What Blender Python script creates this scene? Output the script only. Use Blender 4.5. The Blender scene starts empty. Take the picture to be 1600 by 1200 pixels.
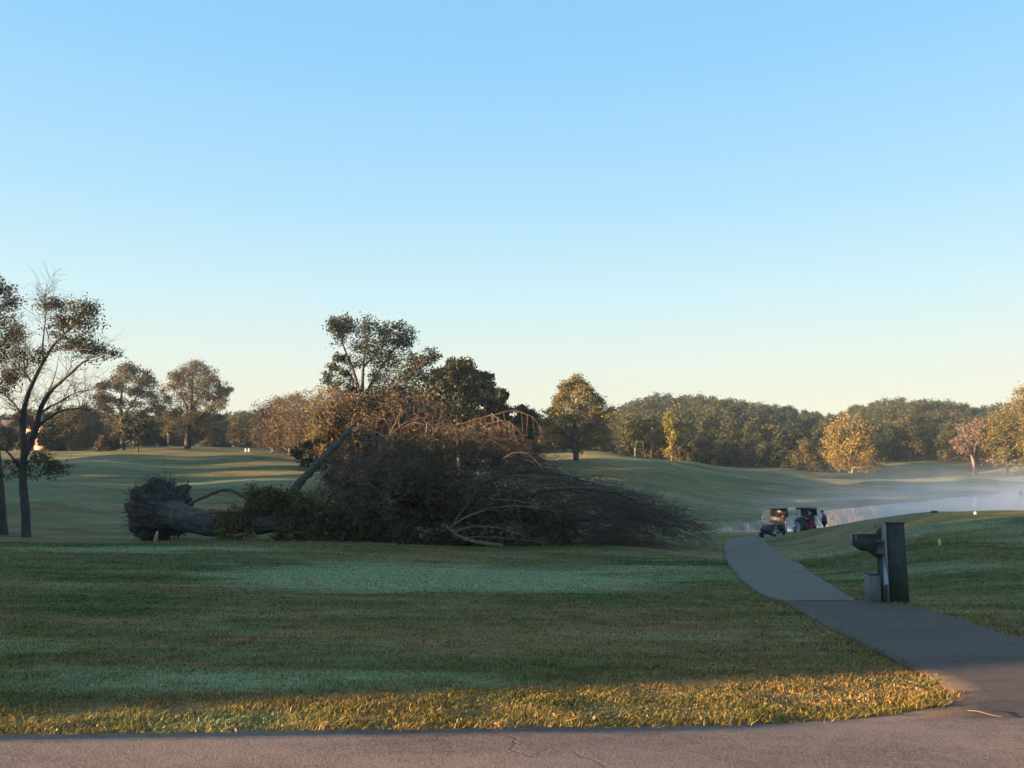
import bpy, math, random
import numpy as np
from mathutils import Vector, Matrix, noise as mnoise

S = bpy.context.scene
COL = S.collection
rng = np.random.default_rng(7)
random.seed(7)
R = math.radians

MIST = 0.055
HAZE = 0.00026
# ------------------------------------------------------------------ camera
F = 1232.0
PITCH = math.atan(100 / F)
CAMZ = 1.6
cp, sp = math.cos(PITCH), math.sin(PITCH)

def P(px, py, d):
    """world point at depth d (metres along +Y) seen at this place of the photo"""
    u = (px - 800) / F
    v = (600 - py) / F
    dy = cp - v * sp
    dz = sp + v * cp
    return np.array([u / dy * d, d, CAMZ + dz / dy * d])

cam = bpy.data.cameras.new('camera')
camo = bpy.data.objects.new('camera', cam)
COL.objects.link(camo)
cam.sensor_width = 36
cam.lens = F / 1600 * 36
cam.clip_end = 5000
cam.clip_start = 0.1
camo.location = (0, 0, CAMZ)
camo.rotation_euler = (math.pi / 2 + PITCH, 0, 0)
S.camera = camo

# ------------------------------------------------------------------ light
SUN_EL = R(7.0)
LA = R(17)                       # light travels towards (cos LA, sin LA)
sv = Vector((math.cos(LA) * math.cos(SUN_EL), math.sin(LA) * math.cos(SUN_EL), -math.sin(SUN_EL)))
sun = bpy.data.lights.new('sun', 'SUN')
sun.energy = 5.0
sun.angle = R(0.6)
sun.color = (1.0, 0.63, 0.36)
suno = bpy.data.objects.new('sun', sun)
COL.objects.link(suno)
suno.rotation_euler = sv.to_track_quat('-Z', 'Y').to_euler()
suno.location = (-40, -10, 20)

W = bpy.data.worlds.new('World')
S.world = W
W.use_nodes = True
nt = W.node_tree
bg = nt.nodes['Background']
sky = nt.nodes.new('ShaderNodeTexSky')
sky.sky_type = 'NISHITA'
sky.sun_disc = False
sky.sun_elevation = SUN_EL
sky.sun_rotation = math.atan2(-sv.x, -sv.y)
sky.air_density = 1.0
sky.dust_density = 0.6
sky.ozone_density = 1.3
bg.inputs['Strength'].default_value = 0.10
# gentle grade of the sky by elevation (clear morning sky: blue above, cream at the horizon)
geo = nt.nodes.new('ShaderNodeTexCoord')
sepn = nt.nodes.new('ShaderNodeSeparateXYZ')
nt.links.new(geo.outputs['Generated'], sepn.inputs[0])
rampn = nt.nodes.new('ShaderNodeValToRGB')
cr = rampn.color_ramp
SKYR = [(0.0, (0.86, 0.82, 0.62)), (0.06, (0.83, 0.83, 0.67)), (0.11, (0.78, 0.88, 0.80)), (0.18, (0.64, 0.88, 0.94)),
        (0.30, (0.44, 0.77, 1.0)), (0.46, (0.29, 0.65, 1.0)), (0.62, (0.26, 0.55, 0.90)), (1.0, (0.20, 0.34, 0.58))]
cr.elements[0].position = SKYR[0][0]; cr.elements[0].color = (*SKYR[0][1], 1)
cr.elements[1].position = 1.0; cr.elements[1].color = (*SKYR[-1][1], 1)
for p_, c_ in SKYR[1:-1]:
    e = cr.elements.new(p_); e.color = (*c_, 1)
nt.links.new(sepn.outputs[2], rampn.inputs[0])
SKYMIX = 0.97
mixn = nt.nodes.new('ShaderNodeMix'); mixn.data_type = 'RGBA'
mixn.inputs['Factor'].default_value = SKYMIX
sc1 = nt.nodes.new('ShaderNodeVectorMath'); sc1.operation = 'SCALE'
sc1.inputs['Scale'].default_value = 0.172 / 0.10
nt.links.new(rampn.outputs[0], sc1.inputs[0])
nt.links.new(sky.outputs[0], mixn.inputs['A'])
nt.links.new(sc1.outputs[0], mixn.inputs['B'])
nt.links.new(mixn.outputs['Result'], bg.inputs['Color'])

vs = S.view_settings
vs.view_transform = 'Standard'
vs.look = 'None'
vs.exposure = 2.5
vs.gamma = 1.0
S.cycles.max_bounces = 6
S.cycles.diffuse_bounces = 2
S.cycles.glossy_bounces = 2
S.cycles.transmission_bounces = 4
S.cycles.transparent_max_bounces = 8
S.cycles.volume_bounces = 0
S.cycles.use_adaptive_sampling = True
S.cycles.adaptive_threshold = 0.02
S.cycles.use_denoising = True
S.cycles.volume_step_rate = 4.0
S.cycles.volume_max_steps = 64

# ------------------------------------------------------------------ materials
def new_mat(name):
    m = bpy.data.materials.new(name)
    m.use_nodes = True
    t = m.node_tree
    b = t.nodes['Principled BSDF']
    return m, t, b

def node(t, kind, **kw):
    n = t.nodes.new(kind)
    for k, v in kw.items():
        if k.startswith('i_'):
            key = k[2:].replace('_', ' ')
            n.inputs[key].default_value = v
        else:
            setattr(n, k, v)
    return n

def ramp(t, fac, stops, interp='LINEAR'):
    n = t.nodes.new('ShaderNodeValToRGB')
    n.color_ramp.interpolation = interp
    els = n.color_ramp.elements
    els[0].position = stops[0][0]; els[0].color = (*stops[0][1], 1)
    els[1].position = stops[-1][0]; els[1].color = (*stops[-1][1], 1)
    for p_, c_ in stops[1:-1]:
        e = els.new(p_); e.color = (*c_, 1)
    t.links.new(fac, n.inputs[0])
    return n

def mix(t, fac, a, b, blend='MIX'):
    n = t.nodes.new('ShaderNodeMix')
    n.data_type = 'RGBA'
    n.blend_type = blend
    for sock, v in ((n.inputs['Factor'], fac), (n.inputs['A'], a), (n.inputs['B'], b)):
        if hasattr(v, 'links') or isinstance(v, bpy.types.NodeSocket):
            t.links.new(v, sock)
        elif isinstance(v, (int, float)):
            sock.default_value = v
        else:
            sock.default_value = (*v, 1)
    return n.outputs['Result']

def math_n(t, op, a, b=None, clamp=False):
    n = t.nodes.new('ShaderNodeMath'); n.operation = op; n.use_clamp = clamp
    for i, v in enumerate((a, b)):
        if v is None: continue
        if isinstance(v, (int, float)): n.inputs[i].default_value = v
        else: t.links.new(v, n.inputs[i])
    return n.outputs[0]

def noise_n(t, vec, scale, detail=4, rough=0.55, dist=0.0, sc=(1, 1, 1), rot=0.0):
    if sc != (1, 1, 1) or rot:
        mp = t.nodes.new('ShaderNodeMapping')
        mp.inputs['Scale'].default_value = sc
        mp.inputs['Rotation'].default_value = (0, 0, rot)
        t.links.new(vec, mp.inputs[0])
        vec = mp.outputs[0]
    n = t.nodes.new('ShaderNodeTexNoise')
    n.inputs['Scale'].default_value = scale
    n.inputs['Detail'].default_value = detail
    n.inputs['Roughness'].default_value = rough
    n.inputs['Distortion'].default_value = dist
    t.links.new(vec, n.inputs['Vector'])
    return n.outputs['Fac']

def bump(t, b, h, strength=0.3, dist=0.02):
    n = t.nodes.new('ShaderNodeBump')
    n.inputs['Strength'].default_value = strength
    n.inputs['Distance'].default_value = dist
    t.links.new(h, n.inputs['Height'])
    t.links.new(n.outputs[0], b.inputs['Normal'])

def plain(name, col, rough=0.6, metal=0.0, var=0.18, scale=6.0):
    m, t, b = new_mat(name)
    tc = t.nodes.new('ShaderNodeTexCoord').outputs['Object']
    n = noise_n(t, tc, scale, 5)
    lo = tuple(c * (1 - var) for c in col); hi = tuple(min(1, c * (1 + var)) for c in col)
    r = ramp(t, n, [(0.3, lo), (0.7, hi)])
    t.links.new(r.outputs[0], b.inputs['Base Color'])
    b.inputs['Roughness'].default_value = rough
    b.inputs['Metallic'].default_value = metal
    return m

def grass_colour(t, vec):
    """turf colour from place: green, olive and straw patches, pale dew sheets with soft edges"""
    n1 = noise_n(t, vec, 0.16, 5, 0.6, 0.6, (0.55, 1.25, 1), 0.15)
    n2 = noise_n(t, vec, 0.55, 5, 0.6, 0.5, (0.6, 1.3, 1))
    n3 = noise_n(t, vec, 3.2, 4, 0.65)
    s = math_n(t, 'MULTIPLY', n2, 0.36)
    s = math_n(t, 'ADD', s, math_n(t, 'MULTIPLY', n1, 0.44))
    s = math_n(t, 'ADD', s, math_n(t, 'MULTIPLY', n3, 0.20))
    sxb = t.nodes.new('ShaderNodeSeparateXYZ'); t.links.new(vec, sxb.inputs[0])
    bb_ = math_n(t, 'SUBTRACT', 1.0, math_n(t, 'ABSOLUTE', math_n(t, 'MULTIPLY', math_n(t, 'SUBTRACT', sxb.outputs[1], 10.5), 0.17)), True)
    s = math_n(t, 'ADD', s, math_n(t, 'MULTIPLY', bb_, 0.035))
    gg_ = math_n(t, 'SUBTRACT', 1.0, math_n(t, 'ABSOLUTE', math_n(t, 'MULTIPLY', math_n(t, 'SUBTRACT', sxb.outputs[1], 23.0), 0.12)), True)
    s = math_n(t, 'SUBTRACT', s, math_n(t, 'MULTIPLY', gg_, 0.05))
    base = ramp(t, s, [(0.39, (0.050, 0.074, 0.016)), (0.46, (0.112, 0.108, 0.030)), (0.52, (0.170, 0.125, 0.045)), (0.58, (0.240, 0.155, 0.066))]).outputs[0]
    sx0 = t.nodes.new('ShaderNodeSeparateXYZ'); t.links.new(vec, sx0.inputs[0])
    ey = math_n(t, 'MULTIPLY', math_n(t, 'SUBTRACT', 5.6, sx0.outputs[1]), 0.9, True)
    ney = noise_n(t, vec, 1.6, 5, 0.7)
    ey = math_n(t, 'MULTIPLY', ey, ramp(t, ney, [(0.42, (0, 0, 0)), (0.56, (1, 1, 1))]).outputs[0])
    base = mix(t, ey, base, (0.235, 0.180, 0.085))  # straw edge tint, carrying part of the sunlit band's gold in its colour
    # dew sheets
    sx = t.nodes.new('ShaderNodeSeparateXYZ'); t.links.new(vec, sx.inputs[0])
    dew = None
    for (cx, cy, rx, ry, a) in DEW:
        dx = math_n(t, 'DIVIDE', math_n(t, 'SUBTRACT', sx.outputs[0], cx), rx)
        dy = math_n(t, 'DIVIDE', math_n(t, 'SUBTRACT', sx.outputs[1], cy), ry)
        q = math_n(t, 'ADD', math_n(t, 'MULTIPLY', dx, dx), math_n(t, 'MULTIPLY', dy, dy))
        q = math_n(t, 'MULTIPLY', math_n(t, 'SUBTRACT', 1.25, q), a)
        q = math_n(t, 'MAXIMUM', q, 0.0)
        dew = q if dew is None else math_n(t, 'MAXIMUM', dew, q)
    nd = noise_n(t, vec, 0.42, 5, 0.6, 0.8, (0.5, 1.5, 1), 0.1)
    dd = math_n(t, 'ADD', dew, math_n(t, 'MULTIPLY', math_n(t, 'SUBTRACT', nd, 0.5), 2.6))
    dd = ramp(t, dd, [(0.05, (0, 0, 0)), (1.0, (1, 1, 1))]).outputs[0]
    # far meadows are dewy too
    fy = math_n(t, 'MULTIPLY', math_n(t, 'SUBTRACT', sx.outputs[1], 44.0), 0.05, True)
    nf = noise_n(t, vec, 0.07, 6, 0.6, 0.4, (0.45, 1.6, 1), 0.1)
    ff = math_n(t, 'MULTIPLY', ramp(t, nf, [(0.42, (0, 0, 0)), (0.62, (1, 1, 1))]).outputs[0], math_n(t, 'MULTIPLY', fy, 0.55))
    dd = math_n(t, 'MAXIMUM', dd, ff)
    return mix(t, math_n(t, 'MULTIPLY', dd, 0.8), base, (0.27, 0.31, 0.165))

# dew ellipses in metres: centre x, centre y, radius x, radius y, strength
DEW = [(-2.0, 21.5, 6.5, 4.4, 1.3), (-2.4, 6.7, 2.6, .8, .7), (-7.5, 9.0, 3.0, 1.3, .8), (-14, 28.5, 6, 1.6, .7),
       (4.0, 24, 4.0, 3.0, .6), (13.5, 20.5, 5.5, 2.5, .35), (14, 33, 8, 2.2, .5), (24, 28, 9, 4, .35)]

def turf_mat():
    m, t, b = new_mat('turf')
    tc = t.nodes.new('ShaderNodeNewGeometry').outputs['Position']
    col = grass_colour(t, tc)
    nf = noise_n(t, tc, 26, 4, 0.75)
    nm = noise_n(t, tc, 5.5, 5, 0.7, 0.3, (0.7, 1.6, 1))
    sp_ = ramp(t, nf, [(0.3, (0.40, 0.40, 0.40)), (0.7, (1.6, 1.6, 1.6))]).outputs[0]
    col = mix(t, 1.0, col, sp_, 'MULTIPLY')
    sp2 = ramp(t, nm, [(0.3, (0.62, 0.62, 0.62)), (0.7, (1.35, 1.35, 1.35))]).outputs[0]
    col = mix(t, 1.0, col, sp2, 'MULTIPLY')
    t.links.new(col, b.inputs['Base Color'])
    b.inputs['Roughness'].default_value = 0.9
    b.inputs['Specular IOR Level'].default_value = 0.15
    h = math_n(t, 'ADD', math_n(t, 'MULTIPLY', nf, 0.5), nm)
    bump(t, b, h, 0.8, 0.06)
    return m

def blade_mat():
    m, t, b = new_mat('grass_blades')
    g = t.nodes.new('ShaderNodeNewGeometry')
    col = grass_colour(t, g.outputs['Position'])
    rr = ramp(t, g.outputs['Random Per Island'], [(0.0, (0.30, 0.36, 0.28)), (0.4, (0.75, 0.85, 0.68)), (0.75, (1.3, 1.25, 1.0)), (0.92, (2.2, 1.8, 1.15)), (1.0, (2.8, 2.3, 1.6))]).outputs[0]
    col = mix(t, 1.0, col, rr, 'MULTIPLY')
    t.links.new(col, b.inputs['Base Color'])
    b.inputs['Roughness'].default_value = 0.7
    b.inputs['Specular IOR Level'].default_value = 0.2
    tr = t.nodes.new('ShaderNodeBsdfTranslucent')
    t.links.new(col, tr.inputs[0])
    mx = t.nodes.new('ShaderNodeMixShader'); mx.inputs[0].default_value = 0.3
    out = t.nodes['Material Output']
    t.links.new(b.outputs[0], mx.inputs[1]); t.links.new(tr.outputs[0], mx.inputs[2])
    t.links.new(mx.outputs[0], out.inputs[0])
    return m

def leaf_mat(name, cols, trans=0.25, rough=0.6, clump=0.6):
    m, t, b = new_mat(name)
    g = t.nodes.new('ShaderNodeNewGeometry')
    oi = t.nodes.new('ShaderNodeObjectInfo')
    n = noise_n(t, g.outputs['Position'], clump, 3, 0.6)
    s = math_n(t, 'ADD', math_n(t, 'MULTIPLY', g.outputs['Random Per Island'], 0.45), math_n(t, 'MULTIPLY', n, 0.6))
    s = math_n(t, 'ADD', s, math_n(t, 'MULTIPLY', math_n(t, 'SUBTRACT', oi.outputs['Random'], 0.5), 0.3))
    k = len(cols)
    c = ramp(t, s, [(0.2 + 0.65 * i / (k - 1), cc) for i, cc in enumerate(cols)]).outputs[0]
    t.links.new(c, b.inputs['Base Color'])
    b.inputs['Roughness'].default_value = rough
    b.inputs['Specular IOR Level'].default_value = 0.25
    tr = t.nodes.new('ShaderNodeBsdfTranslucent'); t.links.new(c, tr.inputs[0])
    mx = t.nodes.new('ShaderNodeMixShader'); mx.inputs[0].default_value = trans
    out = t.nodes['Material Output']
    t.links.new(b.outputs[0], mx.inputs[1]); t.links.new(tr.outputs[0], mx.inputs[2])
    t.links.new(mx.outputs[0], out.inputs[0])
    return m

def bark_mat(name, a, bcol, scale=5.0, st=(1, 1, 0.25)):
    m, t, b = new_mat(name)
    tc = t.nodes.new('ShaderNodeTexCoord').outputs['Object']
    n = noise_n(t, tc, scale, 6, 0.7, 0.4, st)
    c = ramp(t, n, [(0.3, a), (0.7, bcol)]).outputs[0]
    t.links.new(c, b.inputs['Base Color'])
    b.inputs['Roughness'].default_value = 0.9
    bump(t, b, n, 0.8, 0.08)
    return m

def asphalt_mat(name, lo, hi, agg=1.0):
    m, t, b = new_mat(name)
    tc = t.nodes.new('ShaderNodeNewGeometry').outputs['Position']
    n = noise_n(t, tc, 55, 3, 0.9)
    n2 = noise_n(t, tc, 0.9, 5, 0.65, 0.4, (0.5, 1.3, 1))
    n3 = noise_n(t, tc, 9, 5, 0.7)
    s = math_n(t, 'ADD', math_n(t, 'MULTIPLY', n, 0.52 * agg), math_n(t, 'MULTIPLY', n2, 0.34))
    s = math_n(t, 'ADD', s, math_n(t, 'MULTIPLY', n3, 0.22))
    c = ramp(t, s, [(0.42, lo), (0.58, hi)]).outputs[0]
    # pale stones in the surface
    v = t.nodes.new('ShaderNodeTexVoronoi'); v.inputs['Scale'].default_value = 48
    t.links.new(tc, v.inputs['Vector'])
    st = ramp(t, v.outputs['Distance'], [(0.10, (1, 1, 1)), (0.24, (0, 0, 0))]).outputs[0]
    sr = t.nodes.new('ShaderNodeSeparateColor'); t.links.new(v.outputs['Color'], sr.inputs[0])
    st = math_n(t, 'MULTIPLY', st, math_n(t, 'GREATER_THAN', sr.outputs[0], 0.66))
    c = mix(t, math_n(t, 'MULTIPLY', st, 0.75), c, tuple(min(1, h * 2.1) for h in hi))
    # hairline cracks
    vc = t.nodes.new('ShaderNodeTexVoronoi'); vc.feature = 'DISTANCE_TO_EDGE'; vc.inputs['Scale'].default_value = 0.16
    wn = t.nodes.new('ShaderNodeTexNoise'); wn.inputs['Scale'].default_value = 2.2; wn.inputs['Detail'].default_value = 6
    t.links.new(tc, wn.inputs['Vector'])
    vm = t.nodes.new('ShaderNodeVectorMath'); vm.operation = 'MULTIPLY_ADD'
    t.links.new(wn.outputs['Color'], vm.inputs[0]); vm.inputs[1].default_value = (0.9, 0.9, 0.9); t.links.new(tc, vm.inputs[2])
    t.links.new(vm.outputs[0], vc.inputs['Vector'])
    ck = ramp(t, vc.outputs['Distance'], [(0.0, (.35, .35, .35)), (0.004, (0, 0, 0))]).outputs[0]
    c = mix(t, math_n(t, 'MULTIPLY', ck, 0.55), c, tuple(h * 0.35 for h in lo))
    t.links.new(c, b.inputs['Base Color'])
    b.inputs['Roughness'].default_value = 0.85
    b.inputs['Specular IOR Level'].default_value = 0.3
    hh = math_n(t, 'ADD', math_n(t, 'MULTIPLY', n, 0.6), math_n(t, 'MULTIPLY', st, 0.4))
    hh = math_n(t, 'SUBTRACT', hh, math_n(t, 'MULTIPLY', ck, 0.8))
    bump(t, b, hh, 0.9, 0.02)
    return m

M = {}
M['turf'] = turf_mat()
M['blades'] = blade_mat()
M['road'] = asphalt_mat('road_asphalt', (0.066, 0.050, 0.041), (0.208, 0.158, 0.130))
M['drive'] = asphalt_mat('drive_asphalt', (0.046, 0.034, 0.028), (0.104, 0.078, 0.064))
M['path'] = asphalt_mat('path_concrete', (0.088, 0.074, 0.060), (0.152, 0.130, 0.106))
M['bark'] = bark_mat('grey_bark', (0.020, 0.017, 0.015), (0.072, 0.060, 0.051))
M['bark_pale'] = bark_mat('pale_bark', (0.08, 0.062, 0.05), (0.23, 0.18, 0.14))
M['bark_twig'] = bark_mat('twig_bark', (0.055, 0.038, 0.028), (0.165, 0.112, 0.080))
M['bark_bare'] = bark_mat('bare_limb', (0.085, 0.070, 0.058), (0.21, 0.175, 0.14))
M['soil'] = bark_mat('root_soil', (0.030, 0.022, 0.018), (0.15, 0.105, 0.078), 5.0, (1, 1, 1))
M['leaf_dark'] = leaf_mat('leaf_dark_green', [(0.012, 0.020, 0.008), (0.024, 0.036, 0.012), (0.042, 0.050, 0.018), (0.068, 0.064, 0.024)])
M['leaf_olive'] = leaf_mat('leaf_olive', [(0.022, 0.027, 0.010), (0.045, 0.047, 0.017), (0.078, 0.068, 0.024), (0.115, 0.088, 0.030)])
M['leaf_brown'] = leaf_mat('leaf_brown', [(0.034, 0.029, 0.015), (0.070, 0.053, 0.026), (0.110, 0.077, 0.036), (0.15, 0.100, 0.046)])
M['leaf_autumn'] = leaf_mat('leaf_autumn', [(0.045, 0.050, 0.014), (0.115, 0.100, 0.028), (0.185, 0.145, 0.042), (0.25, 0.180, 0.055)])
M['leaf_yellow'] = leaf_mat('leaf_yellow', [(0.085, 0.095, 0.020), (0.17, 0.16, 0.032), (0.25, 0.21, 0.045)])
M['leaf_tan'] = leaf_mat('leaf_tan', [(0.09, 0.065, 0.042), (0.165, 0.112, 0.070), (0.24, 0.155, 0.095)])
M['leaf_pine'] = leaf_mat('needles_pine', [(0.010, 0.018, 0.007), (0.022, 0.034, 0.011), (0.046, 0.056, 0.017), (0.080, 0.078, 0.024)], 0.12)
M['leaf_fallen'] = leaf_mat('leaf_withered', [(0.030, 0.024, 0.012), (0.072, 0.053, 0.025), (0.115, 0.080, 0.036), (0.17, 0.112, 0.050)], 0.2)

# ------------------------------------------------------------------ mesh helpers
def mesh_np(name, V, Fc, mat=None, smooth=False, mats=None, mi=None):
    """V (n,3); Fc list of index arrays (each (m,k)) or a single one"""
    me = bpy.data.meshes.new(name)
    if not isinstance(Fc, list): Fc = [Fc]
    Fc = [np.asarray(f, dtype=np.int32) for f in Fc if len(f)]
    V = np.asarray(V, dtype=np.float32)
    nl = sum(f.size for f in Fc); npoly = sum(len(f) for f in Fc)
    me.vertices.add(len(V)); me.vertices.foreach_set('co', V.ravel())
    me.loops.add(nl); me.polygons.add(npoly)
    me.loops.foreach_set('vertex_index', np.concatenate([f.ravel() for f in Fc]))
    sizes = np.concatenate([np.full(len(f), f.shape[1], dtype=np.int32) for f in Fc])
    starts = np.concatenate([[0], np.cumsum(sizes)[:-1]]).astype(np.int32)
    me.polygons.foreach_set('loop_start', starts)
    if smooth: me.polygons.foreach_set('use_smooth', np.ones(npoly, dtype=bool))
    if mats:
        for m_ in mats: me.materials.append(m_)
        me.polygons.foreach_set('material_index', np.asarray(mi, dtype=np.int32))
    elif mat: me.materials.append(mat)
    me.update(calc_edges=True)
    return me

def link(name, me, parent=None, loc=None):
    o = bpy.data.objects.new(name, me)
    COL.objects.link(o)
    if parent is not None:
        o.parent = parent
    if loc is not None: o.location = loc
    return o

def tag(o, label=None, cat=None, group=None, kind=None):
    if label: o['label'] = label
    if cat: o['category'] = cat
    if group: o['group'] = group
    if kind: o['kind'] = kind
    return o

def empty(name, loc, rz=0):
    o = bpy.data.objects.new(name, None)
    COL.objects.link(o)
    o.location = [float(c) for c in loc]
    o.rotation_euler = (0, 0, rz)
    o.empty_display_size = 0.3
    return o

class MB:
    """collects shapes; builds one mesh"""
    def __init__(s): s.v = []; s.f3 = []; s.f4 = []; s.n = 0
    def add(s, V, F4=None, F3=None):
        V = np.asarray(V, dtype=float)
        if F4 is not None and len(F4): s.f4.append(np.asarray(F4) + s.n)
        if F3 is not None and len(F3): s.f3.append(np.asarray(F3) + s.n)
        s.v.append(V); s.n += len(V)
    def tube(s, pts, rad, k=6, cap=True, rough=0.0, ridge=None):
        pts = np.asarray(pts, dtype=float); n = len(pts)
        rad = np.broadcast_to(np.asarray(rad, dtype=float), (n,))
        t = np.gradient(pts, axis=0)
        t /= np.linalg.norm(t, axis=1)[:, None] + 1e-9
        ref = np.array([0.13, 0.31, 0.94])
        if abs(t[0] @ ref) > 0.8: ref = np.array([0.9, -0.3, 0.2])
        a = np.cross(t, ref); a /= np.linalg.norm(a, axis=1)[:, None] + 1e-9
        b = np.cross(t, a)
        th = np.arange(k) * 2 * np.pi / k
        rr = rad[:, None] * np.ones(k)[None]
        if rough: rr = rr * (1 + rng.uniform(-rough, rough, (n, k)))
        if ridge is not None: rr = rr * ridge(np.linspace(0, 1, n)[:, None], th[None])
        V = pts[:, None] + rr[..., None] * (np.cos(th)[None, :, None] * a[:, None] + np.sin(th)[None, :, None] * b[:, None])
        i = np.arange(n - 1)[:, None] * k; j = np.arange(k)[None]; j2 = (j + 1) % k
        Fq = np.stack([i + j, i + j2, i + k + j2, i + k + j], -1).reshape(-1, 4)
        V = V.reshape(-1, 3)
        F3 = []
        if cap:
            V = np.vstack([V, pts[0], pts[-1]])
            c0, c1 = n * k, n * k + 1
            for q in range(k):
                F3.append((c0, (q + 1) % k, q)); F3.append((c1, (n - 1) * k + q, (n - 1) * k + (q + 1) % k))
        s.add(V, Fq, F3)
    def box(s, c, size, rot=None, taper=1.0):
        c = np.asarray(c, dtype=float); h = np.asarray(size, dtype=float) / 2
        V = np.array([[x * (taper if z > 0 else 1), y * (taper if z > 0 else 1), z] for z in (-1, 1) for y in (-1, 1) for x in (-1, 1)], dtype=float) * h
        if rot is not None: V = V @ np.asarray(rot).T
        s.add(V + c, [(0, 2, 3, 1), (4, 5, 7, 6), (0, 1, 5, 4), (2, 6, 7, 3), (0, 4, 6, 2), (1, 3, 7, 5)])
    def bbox(s, c, size, bev=0.02, rz=0.0):
        """box with bevelled edges"""
        c = np.asarray(c, dtype=float); h = np.asarray(size, dtype=float) / 2
        b = min(bev, *(h * 0.9))
        rings = []
        for z, ins in ((-h[2], b), (-h[2] + b, 0), (h[2] - b, 0), (h[2], b)):
            x, y = h[0] - ins, h[1] - ins
            rings.append([(-x, -y + b, z), (-x + b, -y, z), (x - b, -y, z), (x, -y + b, z), (x, y - b, z), (x - b, y, z), (-x + b, y, z), (-x, y - b, z)])
        V = np.array(rings).reshape(-1, 3)
        cr_, sr_ = math.cos(rz), math.sin(rz)
        V = V @ np.array([[cr_, -sr_, 0], [sr_, cr_, 0], [0, 0, 1]]).T
        Fq = []
        for i in range(3):
            for j in range(8):
                Fq.append((i * 8 + j, i * 8 + (j + 1) % 8, (i + 1) * 8 + (j + 1) % 8, (i + 1) * 8 + j))
        F3 = []
        n = len(V)
        V = np.vstack([V, [V[:8].mean(0)], [V[24:].mean(0)]])
        for j in range(8):
            F3.append((n, (j + 1) % 8, j)); F3.append((n + 1, 24 + j, 24 + (j + 1) % 8))
        s.add(V + c, Fq, F3)
    def prism(s, poly, axis, a, b):
        """poly: 2D points; extruded along axis (0 x,1 y,2 z) from a to b"""
        n = len(poly)
        def mk(t):
            o = []
            for (p, q) in poly:
                v = [0, 0, 0]; others = [i for i in range(3) if i != axis]
                v[others[0]] = p; v[others[1]] = q; v[axis] = t; o.append(v)
            return o
        V = mk(a) + mk(b)
        cA = np.mean(V[:n], axis=0); cB = np.mean(V[n:], axis=0)
        V = np.vstack([V, [cA], [cB]])
        Fq = [(j, (j + 1) % n, n + (j + 1) % n, n + j) for j in range(n)]
        F3 = [(2 * n, (j + 1) % n, j) for j in range(n)] + [(2 * n + 1, n + j, n + (j + 1) % n) for j in range(n)]
        s.add(V, Fq, F3)
    def cyl(s, p0, p1, r, k=16, r2=None):
        s.tube([p0, p1], [r, r if r2 is None else r2], k)
    def lathe(s, prof, c, k=20):
        n = len(prof); th = np.arange(k) * 2 * np.pi / k
        V = np.array([[(r * math.cos(a), r * math.sin(a), z) for a in th] for r, z in prof]).reshape(-1, 3) + np.asarray(c)
        i = np.arange(n - 1)[:, None] * k; j = np.arange(k)[None]; j2 = (j + 1) % k
        s.add(V, np.stack([i + j, i + j2, i + k + j2, i + k + j], -1).reshape(-1, 4))
    def build(s, name, mat, parent=None, smooth=False, loc=None):
        V = np.vstack(s.v)
        fs = []
        if s.f4: fs.append(np.vstack(s.f4))
        if s.f3: fs.append(np.vstack(s.f3))
        me = mesh_np(name, V, fs, mat, smooth)
        if parent is not None and loc is None:
            o = link(name, me, parent)
            o.matrix_parent_inverse = Matrix.Identity(4)
        else:
            o = link(name, me, parent, loc)
        return o

def leaf_quads(c, size, stretch=1.5, flat=0.0):
    """c (n,3), size scalar or (n,) -> V,F quads (diamonds)"""
    n = len(c)
    a = rng.normal(size=(n, 3)); 
    if flat: a[:, 2] *= (1 - flat)
    a /= np.linalg.norm(a, axis=1)[:, None]
    b = np.cross(a, rng.normal(size=(n, 3))); b /= np.linalg.norm(b, axis=1)[:, None] + 1e-9
    s = (np.asarray(size) * rng.uniform(0.6, 1.3, n))[:, None]
    V = np.stack([c - a * s * stretch * 0.5, c + b * s * 0.5, c + a * s * stretch * 0.5, c - b * s * 0.5], 1).reshape(-1, 3)
    Fq = np.arange(4 * n).reshape(n, 4)
    return V, Fq

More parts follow.
